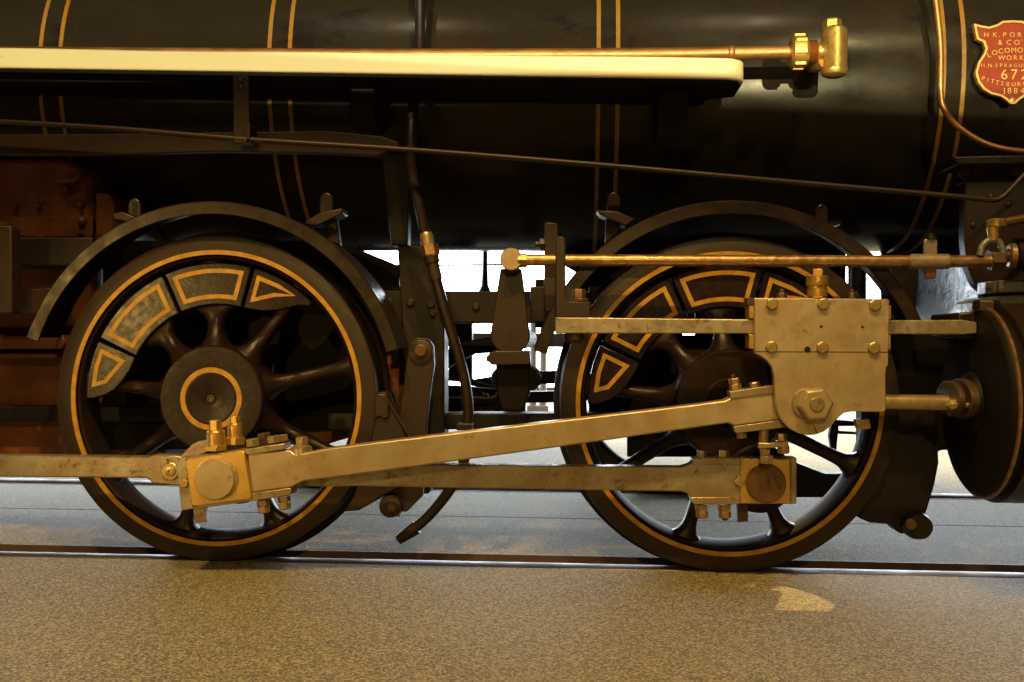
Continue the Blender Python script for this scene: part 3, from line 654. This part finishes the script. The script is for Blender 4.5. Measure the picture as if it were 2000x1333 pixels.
part('pin_nut', 'plate', ch, lambda bm: turned(bm, NC, (0, -1, 0), [(ln(33.5, CHY), 0), (ln(33.5, CHY), .034), (ln(29, CHY), .040), (ln(15, CHY), .040)], 6, .1), bevel=.002)
part('pin_end', 'steel', ch, lambda bm: turned(bm, NC, (0, -1, 0), [(ln(14.5, CHY), 0), (ln(14.5, CHY), .040), (ln(12, CHY), .0435)], 28))
plate_part('set_line', 'darkbolt', [(1588.5, 831), (1590.5, 831), (1597, 847), (1595, 848)], CHY - .0006, .002, ch, 0)
BKY = CHY + .028
part('crosshead_body', 'steel', ch, lambda bm: [prism(bm, poly([(1470, 582), (1734, 584), (1734, 618), (1470, 616)], BKY), BKY, BKY + .075), prism(bm, poly([(1470, 657), (1734, 659), (1734, 690), (1500, 690)], BKY), BKY, BKY + .075), prism(bm, poly([(1640, 692), (1730, 692), (1728, 800), (1640, 800)], BKY + .012), BKY + .012, BKY + .07)], bevel=.002)
for q in ([(1463, 597), (1474, 597), (1474, 622), (1463, 622)], [(1463, 654), (1474, 654), (1474, 681), (1463, 681)], [(1735, 597), (1740.5, 597), (1740.5, 624), (1735, 624)], [(1735, 656), (1740, 656), (1740, 683), (1735, 683)]):
    plate_part('bronze_liner', 'brass', q, CHY + .020, .06, ch, .001)
plate_part('cover_strip', 'darkbolt', [(1459, 582), (1474, 582), (1474, 596), (1459, 596)], CHY + .018, .05, ch, .001)
oil_cup(ch, 1596, 583, CHY + .045, 18, 4, 19, 18, 0, 0)
oc = part('cup_top', 'brass', ch, lambda bm: turned(bm, P(1596, 561, CHY + .045), (0, 0, 1), [(ln(19, CHY), 0), (ln(18, CHY), ln(1.5, CHY)), (ln(21, CHY), ln(3, CHY)), (ln(21, CHY), ln(21, CHY)), (ln(19, CHY), ln(22, CHY))], 32))
part('cup_cap', 'brass', ch, lambda bm: turned(bm, P(1597, 539, CHY + .045), (0, 0, 1), [(ln(12, CHY), 0), (ln(12, CHY), ln(13, CHY))], 4, .5), bevel=.001)
part('cup_screw', 'bolt', ch, lambda bm: turned(bm, P(1599, 552.5, CHY + .045 - ln(20.5, CHY)), (0, -1, 0), [(ln(5, CHY), 0), (ln(5, CHY), .003), (ln(2.5, CHY), .0035), (ln(2, CHY), .001)], 14))
for x, w in ((1527, 20), (1664, 14)):
    bolt_up(ch, x, 584, 12, w, CHY + .05, mat='darkbolt', name='stud_nut'); bolt_up(ch, x, 573, 8, w * .5, CHY + .05, mat='darkbolt', name='stud')
part('cotter_block', 'bolt', ch, lambda bm: prism(bm, rounded(poly([(1671, 820), (1698, 819), (1702, 837), (1688, 839.5), (1675, 838)], CHY + .05), .003), CHY + .05, CHY + .075), bevel=.002)
part('cotter_stem', 'frame', ch, lambda bm: cyl(bm, P(1689, 824, CHY + .06), P(1689, 795, CHY + .06), ln(7, CHY), 14))

# ---- slide bar, its bracket, piston rod, cylinder
GBY = -.205
gb = plate_part('slide_bar', 'steel', [(1084, 620), (1460, 624), (1740, 626), (1880, 625), (1908, 630), (1908, 652), (1880, 654), (1740, 653), (1470, 652), (1084, 651.5)], GBY, .06, bevel=.0025, label='flat steel slide bar through the crosshead')
gk = plate_part('slide_bar_bracket', 'grey', [(1085, 619.5), (1085, 474), (1086, 466), (1090, 462), (1100, 462), (1104, 468), (1104.5, 575), (1107, 584), (1113, 589), (1153, 590), (1153, 620)], GBY + .006, .045, bevel=.003, label='dark bracket carrying the rear end of the slide bar')
bolt_up(gk, 1132, 590, 7, 33, GBY + .03, name='nut', mat='cap'); bolt_up(gk, 1130, 583, 18, 27, GBY + .03, name='bolt', mat='cap', rot=.5)
part('bolt_head', 'grey', gk, lambda bm: turned(bm, P(1122, 652, GBY + .03), (0, 0, -1), [(ln(19, GBY), 0), (ln(19, GBY), ln(12, GBY)), (ln(14, GBY), ln(19, GBY))], 20))
plate_part('bracket_plate', 'grey', [(1063, 436), (1070, 434), (1086, 436), (1090, 440), (1090, 610), (1063, 610)], .0, .025, gk, .003)
part('plate_bolt', 'grey', gk, lambda bm: turned(bm, P(1064, 478, .012), (-1, 0, 0), [(ln(13, 0), 0), (ln(13, 0), ln(10, 0)), (ln(7, 0), ln(11, 0)), (ln(7, 0), ln(18, 0))], 6), bevel=.001)
PY = -.175
part('piston_rod', 'bolt', LOCO, lambda bm: cyl(bm, P(1640, 784, PY), P(1930, 788, PY), ln(14.5, PY), 28), label='round steel piston rod between crosshead and cylinder')
def gland(x, y0, y1, hh, t_):
    p = P(x, 783, PY); q = []
    n = 36
    for k in range(n):
        a = 2 * PI * k / n; q.append((ln(38, PY) * math.cos(a) * (1 if abs(math.cos(a)) < .6 else 1.0), ln(hh, PY) * math.sin(a)))
    return p, q
def gland_plate(bm, x, w, ry, rz):
    p = P(x, 779, PY); rs = []
    for xx in (p.x, p.x + ln(w, PY)):
        rs.append([bm.verts.new((xx, PY + ry * math.cos(2 * PI * k / 40), p.z + rz * math.sin(2 * PI * k / 40))) for k in range(40)])
    rings(bm, rs)
gl = part('piston_gland', 'darkbolt', LOCO, lambda bm: gland_plate(bm, 1850, 12, .085, .045), bevel=.003)
part('gland_flange', 'darkbolt', gl, lambda bm: gland_plate(bm, 1871, 17, .09, .05), bevel=.003)
part('gland_neck', 'grey', gl, lambda bm: cyl(bm, P(1862, 781, PY), P(1945, 783, PY), .034, 24))
for dy in (-.065, .065):
    p = P(1848, 785, PY); pp = Vector((p.x, PY + dy, p.z - .004))
    part('gland_nut', 'bolt', gl, lambda bm: hexa(bm, pp, (-1, 0, 0), .013, .016, .3), bevel=.001)
    part('gland_stud', 'bolt', gl, lambda bm: cyl(bm, pp + Vector((.1, 0, 0)), pp - Vector((.026, 0, 0)), .0065, 14))
CYZ = P(1912, 786, PY).z; CYX = 1.005; CYR = .236
cy = part('cylinder', 'shade', LOCO, lambda bm: turned(bm, (CYX, PY, CYZ), (1, 0, 0), [(CYR - .06, -.012), (CYR - .012, -.008), (CYR - .004, -.002), (CYR, .006), (CYR, .022), (CYR - .006, .026), (CYR - .006, .9)], 96), label='black steam cylinder cut off by the right edge')
part('cylinder_line', 'rod', cy, lambda bm: turned(bm, (CYX + .003, PY, CYZ), (1, 0, 0), [(CYR - .002, 0), (CYR + .0035, .002), (CYR + .0035, .008), (CYR - .002, .010)], 96))
part('cylinder_jacket', 'black', cy, lambda bm: turned(bm, (CYX + .03, PY, CYZ), (1, 0, 0), [(CYR - .004, 0), (CYR + .012, .003), (CYR + .012, .8)], 96))
part('cover_boss', 'shade', cy, lambda bm: turned(bm, (CYX - .012, PY, CYZ), (-1, 0, 0), [(.075, 0), (.07, .012), (.05, .02)], 48))
bolt_up(cy, 1926, 608, 21, 46, PY - .02, mat='black', name='drain_nut', rot=.2)
plate_part('slide_bar_seat', 'black', [(1872, 612), (1935, 606), (1960, 625), (1960, 660), (1905, 664), (1872, 660)], GBY + .02, .2, cy, .004)

# ---- valve rod and rocker arm
VY = -.08
vr = part('valve_rod', 'rod', LOCO, lambda bm: tube(bm, [P(1010, 508.5, VY), P(1100, 508.6, VY), P(1500, 510, VY), P(1945, 511, VY)], ln(11.5, VY), 20, 3), label='brown valve rod running level above the slide bar')
part('rod_eye', 'plate', vr, lambda bm: turned(bm, P(1000, 509, VY + .03), (0, -1, 0), [(ln(21, VY), 0), (ln(22, VY), .004), (ln(22, VY), .042), (ln(20.5, VY), .045)], 40))
part('eye_neck', 'rod', vr, lambda bm: cyl(bm, P(1012, 509, VY), P(1029, 509, VY), ln(14, VY), 8))
part('rod_sleeve', 'steel', vr, lambda bm: turned(bm, P(1776, 511, VY), (1, 0, -.002), [(ln(12, VY), 0), (ln(14.5, VY), ln(3, VY)), (ln(14.5, VY), ln(72, VY)), (ln(12.5, VY), ln(75, VY))], 24))
plate_part('sleeve_tab', 'steel', [(1805, 500), (1805, 471), (1808, 467), (1828, 467), (1831, 471), (1831, 500)], VY - .006, .012, vr, .002)
part('tab_bolt', 'frame', vr, lambda bm: turned(bm, P(1818, 468, VY), (0, 0, 1), [(ln(10, VY), 0), (ln(9, VY), ln(8, VY)), (ln(5, VY), ln(12, VY))], 14))
plate_part('sleeve_foot', 'cap', [(1806, 522), (1829, 522), (1829, 540), (1826, 544), (1809, 545)], VY - .004, .012, vr, .002)
ra = part('rocker_arm', 'grey', LOCO, lambda bm: prism(bm, poly([(977, 525), (974, 545), (958, 650)] + [(996.5 - 38.5 * math.cos(a), 654 + 38 * math.sin(a)) for a in [PI * k / 16 for k in range(1, 16)]] + [(1034, 650), (1021, 545), (1018, 525)], -.045), -.045, -.01), bevel=.003, label='tapered dark rocker arm hanging from the valve rod eye')
part('rocker_pin', 'frame', ra, lambda bm: turned(bm, P(995, 656, -.045), (0, -1, 0), [(ln(3.5, 0), 0), (ln(3.5, 0), .0008)], 12))
part('rocker_shaft', 'frame', ra, lambda bm: cyl(bm, P(1000, 660, -.03), P(1000, 660, .0) + Vector((.0, .9, 0)), .035, 20))
plate_part('rocker_foot', 'grey', [(949, 697), (954, 693), (956, 689), (966, 686), (1034, 685), (1036, 712), (960, 714), (955, 708), (949, 706)], -.06, .05, ra, .003)
plate_part('lower_link', 'shade', [(968, 708), (1036, 706), (1034, 770), (1020, 806), (978, 802), (968, 760)], -.02, .05, ra, .006)
part('link_boss', 'shade', ra, lambda bm: turned(bm, P(1034, 738, .06), (0, -1, 0), [(.034, 0), (.036, .03), (.030, .05)], 28))
part('link_boss', 'shade', ra, lambda bm: turned(bm, P(981, 738, .06), (0, -1, 0), [(.028, 0), (.030, .03), (.024, .05)], 28))

# ---- valve gear at the right edge
vg = part('valve_guide', 'frame', LOCO, lambda bm: turned(bm, P(1975, 498, VY + .06), (1, 0, 0), [(.036, 0), (.044, .006), (.044, .5)], 32), label='dark valve guide behind the forked crank at the right edge')
part('valve_stem', 'rod', vg, lambda bm: cyl(bm, P(1930, 502, VY + .03), P(1990, 500, VY + .05), ln(13, VY), 20))
part('stem_nut', 'darkbolt', vg, lambda bm: turned(bm, P(1934, 510, VY), (1, 0, 0), [(ln(20, VY), 0), (ln(20, VY), ln(22, VY)), (ln(16, VY), ln(26, VY))], 6, .2), bevel=.001)
part('stem_ring', 'rod', vg, lambda bm: turned(bm, P(1969, 500, VY + .02), (1, -.15, 0), [(ln(21, VY), 0), (ln(24, VY), ln(3, VY)), (ln(24, VY), ln(12, VY)), (ln(18, VY), ln(14, VY))], 28))
def fork(bm):
    tube(bm, [P(1914, 500, VY - .01), P(1918, 482, VY - .01), P(1929, 471, VY - .01), P(1940, 470, VY - .01), P(1952, 474, VY - .01), P(1958, 490, VY - .01), P(1960, 512, VY - .01)], lambda t_: ln(6.5, VY), 12)
part('fork', 'bluegrey', vg, fork)
part('fork_neck', 'brass', vg, lambda bm: cyl(bm, P(1941, 470, VY - .01), P(1940, 444, VY - .01), ln(9, VY), 18, ln(12, VY)))
part('fork_cap', 'brass', vg, lambda bm: turned(bm, P(1946, 445, VY - .01), (0, 0, 1), [(ln(16, VY), 0), (ln(18, VY), ln(2, VY)), (ln(18, VY), ln(14, VY)), (ln(16, VY), ln(16, VY))], 30))
part('cap_screw', 'bolt', vg, lambda bm: turned(bm, P(1951.5, 432, VY - .01 - ln(17, VY)), (0, -1, 0), [(ln(4.5, VY), 0), (ln(4.5, VY), .004), (ln(2, VY), .0045), (ln(1.6, VY), .001)], 12))
part('lubricator_rod', 'cap', vg, lambda bm: cyl(bm, P(1958, 436, VY), P(2080, 412, VY), ln(9, VY), 16))

# ---- smokebox saddle and castings
sd_ = plate_part('saddle_plate', 'grey', [(1885, 355), (2100, 352), (2100, 560), (1945, 574), (1925, 574), (1905, 556), (1890, 520), (1884, 470)], .14, .05, bevel=.006, rnd=.01, label='dark saddle plate under the smokebox')
plate_part('saddle_flange', 'black', [(1862, 306), (2100, 300), (2100, 318), (1872, 322)], .09, .16, sd_, .004)
plate_part('flange_web', 'black', [(1880, 322), (2100, 320), (2100, 356), (1882, 358)], .17, .06, sd_, .004)
for x in (1884, 1985): part('flange_bolt', 'grey', sd_, lambda bm: hexa(bm, P(x, 338, .17), (-.5, -1, .1), ln(13, .15), .025, .2), bevel=.0015)
def cast(bm):
    a, b = P(1768, 560, .62), P(1912, 560, .20); z0, z1 = P(1840, 650, .4).z, P(1840, 505, .4).z
    v = []
    for k in range(13):                        # hollow, slightly wavy wall of the casting
        t_ = k / 12; bul = .035 * math.sin(PI * t_)
        v.append((a.x + (b.x - a.x) * t_ + bul * .7, a.y + (b.y - a.y) * t_ + bul * .6))
    back = [(b.x + .9, .25), (b.x + .9, .70)]
    pl = v + back
    lo = [bm.verts.new((x, y, z0)) for x, y in pl]; hi = [bm.verts.new((x, y, z1)) for x, y in pl]
    bm.faces.new(lo); bm.faces.new(hi[::-1])
    for i in range(len(pl)): bm.faces.new((lo[i], lo[(i + 1) % len(pl)], hi[(i + 1) % len(pl)], hi[i]))
cs = part('frame_casting', 'bluegrey', LOCO, cast, bevel=.01, label='bare grey casting behind the valve rod')
plate_part('valve_chest', 'bluegrey', [(1926, 550), (1948, 549), (1948, 573), (1924, 575)], .05, .06, cs, .003)
plate_part('valve_chest', 'bluegrey', [(1951, 548), (2100, 546), (2100, 568), (1951, 572)], .05, .10, cs, .003)
plate_part('chest_flange', 'bluegrey', [(1905, 588), (1930, 580), (2100, 572), (2100, 612), (1890, 614)], .02, .14, cs, .006)
plate_part('casting_rib', 'frame', [(1738, 500), (1796, 500), (1794, 560), (1790, 600), (1800, 640), (1760, 640), (1742, 590)], .22, .06, cs, .006)

# ---- frame
fr = plate_part('frame_bar', 'frame', [(742, 568), (1320, 570), (1320, 630), (742, 632)], .22, .10, bevel=.004, label='upper bar of the locomotive frame between the wheels')
plate_part('frame_bar', 'frame', [(-500, 462), (-500, 520), (185, 524), (185, 464)], .14, .06, bevel=.004)
plate_part('frame_bar', 'frame', [(30, 466), (180, 464), (182, 520), (30, 519)], .10, .04, bevel=.003)
plate_part('frame_bar', 'frame', [(640, 808), (1260, 808), (1260, 838), (640, 840)], .22, .10, bevel=.004, label='lower bar of the locomotive frame between the wheels')
plate_part('frame_bar', 'frame', [(1650, 592), (1765, 592), (1765, 640), (1650, 640)], .24, .08, bevel=.004)
plate_part('frame_post', 'frame', [(776, 480), (838, 480), (868, 640), (868, 850), (838, 965), (790, 965), (786, 640)], .17, .10, bevel=.004)
plate_part('frame_post', 'frame', [(744, 300), (800, 296), (796, 480), (764, 480)], .15, .06, bevel=.004)
plate_part('frame_post', 'frame', [(1045, 545), (1095, 545), (1095, 640), (1045, 640)], .10, .06, bevel=.004)
plate_part('frame_foot', 'frame', [(1036, 560), (1062, 560), (1062, 545), (1076, 540), (1076, 630), (1036, 630)], .06, .06, bevel=.003)
# plate rods across and on the other side, seen through the gaps
yo = 2 * GY - .30
plate_part('far_frame_bar', 'frame', [(560, 574), (1400, 575), (1400, 628), (560, 628)], yo, .08, bevel=.004)
plate_part('far_frame_bar', 'frame', [(860, 806), (1300, 807), (1300, 832), (860, 832)], yo, .08, bevel=.004)
plate_part('cross_beam', 'frame', [(862, 690), (904, 668), (990, 652), (990, 688), (925, 692), (862, 725)], .85, .1, bevel=.004)
plate_part('far_frame_post', 'frame', [(876, 620), (922, 620), (922, 742), (985, 732), (985, 770), (876, 742)], 1.18, .05, bevel=.003)
plate_part('far_plate', 'shade', [(868, 752), (990, 762), (990, 808), (868, 808)], 1.0, .03, bevel=.002)
part('stay_rod', 'rail', LOCO, lambda bm: tube(bm, [P(866, 742, .9), P(900, 744, .9), P(920, 742, .9), P(948, 750, .9), P(975, 757, .9)], .004, 8))
part('stay_rod', 'rail', LOCO, lambda bm: tube(bm, [P(866, 776, .9), P(920, 776, .9), P(945, 777, .9), P(962, 776, .9), P(970, 770, .9), P(973, 758, .9)], .004, 8))
part('stay_hook', 'rail', LOCO, lambda bm: tube(bm, [P(942, 766, .88), P(946, 771, .88), P(951, 769, .88), P(954, 776, .88)], .003, 8))
plate_part('far_frame_bar', 'frame', [(985, 727), (1110, 724), (1110, 750), (985, 752)], 1.25, .05, bevel=.003)
plate_part('far_frame_bar', 'frame', [(1000, 766), (1110, 764), (1110, 786), (1000, 788)], 1.25, .05, bevel=.003)
part('far_post', 'frame', LOCO, lambda bm: turned(bm, P(947, 570, 1.5), (0, 0, 1), [(ln(12, 1.5), 0), (ln(10, 1.5), ln(6, 1.5)), (ln(7, 1.5), ln(12, 1.5)), (ln(6, 1.5), ln(40, 1.5)), (ln(5, 1.5), ln(42, 1.5)), (ln(5, 1.5), ln(85, 1.5))], 18))
part('far_reach_rod', 'frame', LOCO, lambda bm: cyl(bm, P(600, 521, 1.62), P(1200, 515, 1.62), ln(2, 1.62), 8))
part('far_side_rod', 'steel', LOCO, lambda bm: box(bm, -2.2, WX[1], 2 * GY - SRY - .045, 2 * GY - SRY, WR + .14, WR + .20))

# ---- equaliser plate, firebox and ash pan on the left
plate_part('equaliser_beam', 'grey', [(-300, 258), (0, 262), (200, 262), (450, 258), (640, 256), (745, 266), (778, 278), (778, 288), (735, 305), (640, 300), (420, 296), (200, 303), (0, 303), (-300, 300)], .02, .03, bevel=.003, label='long dark grey beam under the running board')
fbx = plate_part('firebox', 'rust', [(-500, 312), (120, 308), (158, 322), (178, 352), (184, 470), (184, 640), (-500, 640)], .26, .6, bevel=.02, label='red oxide painted firebox side')
plate_part('firebox_plate', 'rust', [(-500, 425), (181, 423), (181, 470), (-500, 470)], .255, .01, fbx, .002)
plate_part('firebox_flange', 'rust', [(186, 376), (214, 380), (222, 400), (222, 480), (186, 480)], .25, .5, fbx, .006)
for x, y, r in ((160, 433, 9), (158, 402, 7), (158, 462, 6), (110, 470, 7), (75, 405, 6), (30, 405, 6)):
    part('rivet', 'rust', fbx, lambda bm: turned(bm, P(x, y, .252), (0, -1, 0), [(ln(r, .25), 0), (ln(r * .9, .25), .008), (ln(r * .5, .25), .013), (ln(r * .1, .25), .0145)], 18))
plate_part('clip', 'rust', [(109, 350), (140, 350), (152, 343), (156, 346), (142, 357), (110, 357)], .20, .06, fbx, .001)
part('wing_stud', 'rust', fbx, lambda bm: turned(bm, P(130, 372, .25), (0, -1, 0), [(ln(14, .25), 0), (ln(13, .25), .01), (ln(8, .25), .02)], 20))
ash = plate_part('ash_pan', 'rust', [(-600, 640), (330, 640), (330, 690), (700, 690), (700, 850), (640, 868), (322, 876), (316, 905), (-600, 905)], .34, .9, bevel=.01, label='dark red ash pan low behind the rear wheel')
plate_part('pan_ledge', 'rust', [(-600, 655), (120, 655), (130, 668), (120, 682), (-600, 680)], .20, .14, ash, .004)
plate_part('pan_ledge', 'frame', [(-600, 795), (320, 793), (320, 824), (-600, 826)], .28, .06, ash, .004)
plate_part('pan_bar', 'rust', [(-600, 690), (110, 690), (110, 700), (-600, 702)], .26, .08, ash, .002)
shd = plate_part('spring_hanger', 'grey', [(-60, 440), (22, 441), (24, 612), (-60, 614)], -.02, .05, bevel=.004, label='grey spring hanger plate at the left edge')
part('hanger_pin', 'grey', shd, lambda bm: turned(bm, P(6, 441, .0), (0, 0, 1), [(ln(12, 0), 0), (ln(12, 0), ln(6, 0)), (ln(9, 0), ln(8, 0))], 20))
plate_part('spring_leaf', 'grey', [(30, 565), (110, 563), (110, 612), (30, 613)], .10, .05, bevel=.003)
for k, x in enumerate((268, 300)):
    part('pan_bolt', 'rust', ash, lambda bm: cyl(bm, P(x, 720, .34), P(x, 726, .32), .008, 10))

# ---- brake gear
def hanger(pts, pin, pr, y, lab):
    h_ = plate_part('brake_hanger', 'grey', pts, y, .03, bevel=.003, label=lab)
    part('hanger_washer', 'grey', h_, lambda bm: turned(bm, P(pin[0], pin[1], y), (0, -1, 0), [(ln(pr, y), 0), (ln(pr, y), .006), (ln(pr * .9, y), .008)], 32))
    part('hanger_pin', 'cap', h_, lambda bm: turned(bm, P(pin[0], pin[1] - 3, y - .008), (0, -1, 0), [(ln(pr * .5, y), 0), (ln(pr * .5, y), .008), (ln(pr * .42, y), .010)], 24))
    return h_
hanger([(799, 668), (810, 660), (836, 661), (846, 676), (848, 712), (838, 780), (832, 850), (825, 970), (795, 1000), (745, 1000), (760, 930), (782, 800)], (822, 688), 24, .03, 'dark brake hanger beside the rear driving wheel')
bs = plate_part('brake_shoe', 'grey', [(730, 772), (738, 766), (756, 766), (760, 774), (766, 795), (785, 828), (800, 870), (785, 950), (700, 998), (672, 1000), (690, 970), (720, 890)], .005, .09, bevel=.006, label='cast brake shoe pressed to the rear driving wheel')
plate_part('shoe_lug', 'grey', [(731, 775), (737, 768), (754, 769), (759, 779), (760, 815), (752, 820), (740, 814), (731, 820)], -.006, .03, bs, .005)
part('shoe_web', 'grey', bs, lambda bm: tube(bm, [P(752, 772, .0), P(768, 800, .0), P(786, 830, .0), P(803, 858, .0)], .004, 8))
part('brake_pin', 'grey', bs, lambda bm: turned(bm, P(771, 982, .08), (0, -1, 0), [(.032, 0), (.034, .05), (.030, .075), (.016, .078), (.015, .095)], 28))
part('pin_end', 'cap', bs, lambda bm: turned(bm, P(766, 990, -.02), (0, -1, 0), [(.013, 0), (.013, .01), (.010, .013)], 20))
for dx in (-7, 8): part('split_pin', 'darkbolt', bs, lambda bm: cyl(bm, P(766 + dx * .5, 998, -.02), P(766 + dx * 1.8, 1010, -.02), .0022, 8))
bh = plate_part('brake_hanger', 'frame', [(1728, 790), (1830, 800), (1835, 905), (1826, 950), (1814, 990), (1800, 1035), (1760, 1045), (1740, 1025), (1700, 1022), (1676, 1012), (1700, 960)], .03, .09, bevel=.008, label='black brake shoe and hanger in front of the front driving wheel')
part('brake_pin', 'frame', bh, lambda bm: turned(bm, P(1779, 1020, .06), (0, -1, 0), [(.036, 0), (.038, .05), (.032, .08)], 28))
part('pin_end', 'cap', bh, lambda bm: turned(bm, P(1778, 1024, -.02), (0, -1, 0), [(.015, 0), (.015, .008), (.012, .012)], 20))
# cross rigging in front of the floor beyond the front wheel
plate_part('brake_beam', 'frame', [(1540, 898), (1612, 926), (1680, 926), (1680, 972), (1540, 972)], .7, .06, bevel=.004)
plate_part('drain_cock', 'shade', [(1620, 852), (1622, 838), (1628, 820), (1700, 826), (1700, 832), (1638, 833), (1638, 842), (1700, 846), (1700, 850), (1637, 848), (1634, 880), (1624, 878)], 1.2, .03, bevel=.002)

# ---- dark plates of the frame and ash pan behind the wheels
plate_part('frame_plate', 'shade', [(200, 470), (660, 470), (780, 520), (780, 850), (690, 836), (560, 842), (420, 878), (200, 880)], .31, .02, bevel=.003)
plate_part('frame_plate', 'shade', [(1150, 560), (1333, 560), (1333, 655), (1358, 655), (1358, 560), (1640, 592), (1730, 592), (1730, 758), (1652, 757), (1640, 744), (1580, 742), (1575, 842), (1560, 846), (1420, 893), (1225, 893), (1225, 846), (1150, 836)], .33, .02, bevel=.003)  # right side extended out of sight to block part of the floor light patch
plate_part('saddle_infill', 'shade', [(1742, 640), (2100, 640), (2100, 880), (1836, 880), (1800, 930), (1742, 930)], .30, .4, bevel=.01)
plate_part('frame_bar', 'frame', [(1333, 674), (1358, 674), (1358, 690), (1333, 690)], .33, .02, bevel=.001)
part('sand_drum', 'black', LOCO, lambda bm: cyl(bm, P(1674, 600, .62), P(1674, 500, .62), ln(17, .62), 24))

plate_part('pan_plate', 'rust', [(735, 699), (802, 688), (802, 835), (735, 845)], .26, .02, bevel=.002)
plate_part('frame_plate', 'shade', [(764, 560), (800, 560), (800, 700), (764, 705)], .24, .02, bevel=.002)
plate_part('frame_plate', 'shade', [(975, 690), (1030, 690), (1026, 806), (985, 806)], .5, .02, bevel=.002)

plate_part('saddle_infill', 'shade', [(1104, 482), (1652, 482), (1652, 600), (1126, 575), (1126, 533), (1104, 520)], .80, .02, bevel=.002)  # dark plate added to close the bright gap below the boiler
plate_part('saddle_infill', 'shade', [(1722, 470), (2100, 470), (2100, 640), (1722, 640)], .80, .02, bevel=.002)  # second dark plate added to cover the bright background

# ---- bolts and rivets of the frame
for x, y in ((760, 590), (802, 592), (842, 596), (1060, 590), (760, 612), (845, 612), (930, 600)):
    part('frame_bolt', 'grey', fr, lambda bm: turned(bm, P(x, y, .17 if x < 850 else .22), (0, -1, 0), [(ln(8, .2), 0), (ln(8, .2), .006), (ln(5, .2), .010)], 14))
for x, y in ((470, 158), (470, 172)):
    part('hanger_rivet', 'grey', LOCO, lambda bm: turned(bm, P(x, y, -.03), (0, -1, 0), [(ln(5, 0), 0), (ln(4.5, 0), .003), (ln(2, 0), .005)], 14))
part('hanger_lip', 'grey', LOCO, lambda bm: box(bm, P(484, 1, -.04).x, P(491, 1, -.04).x, -.045, .0, P(488, 281, -.04).z, P(488, 243, -.04).z), bevel=.001)
for x, y in ((1935, 385), (1970, 400), (1900, 440)):
    part('saddle_rivet', 'grey', sd_, lambda bm: turned(bm, P(x, y, .14), (0, -1, 0), [(ln(6, .1), 0), (ln(5, .1), .004), (ln(2, .1), .006)], 12))
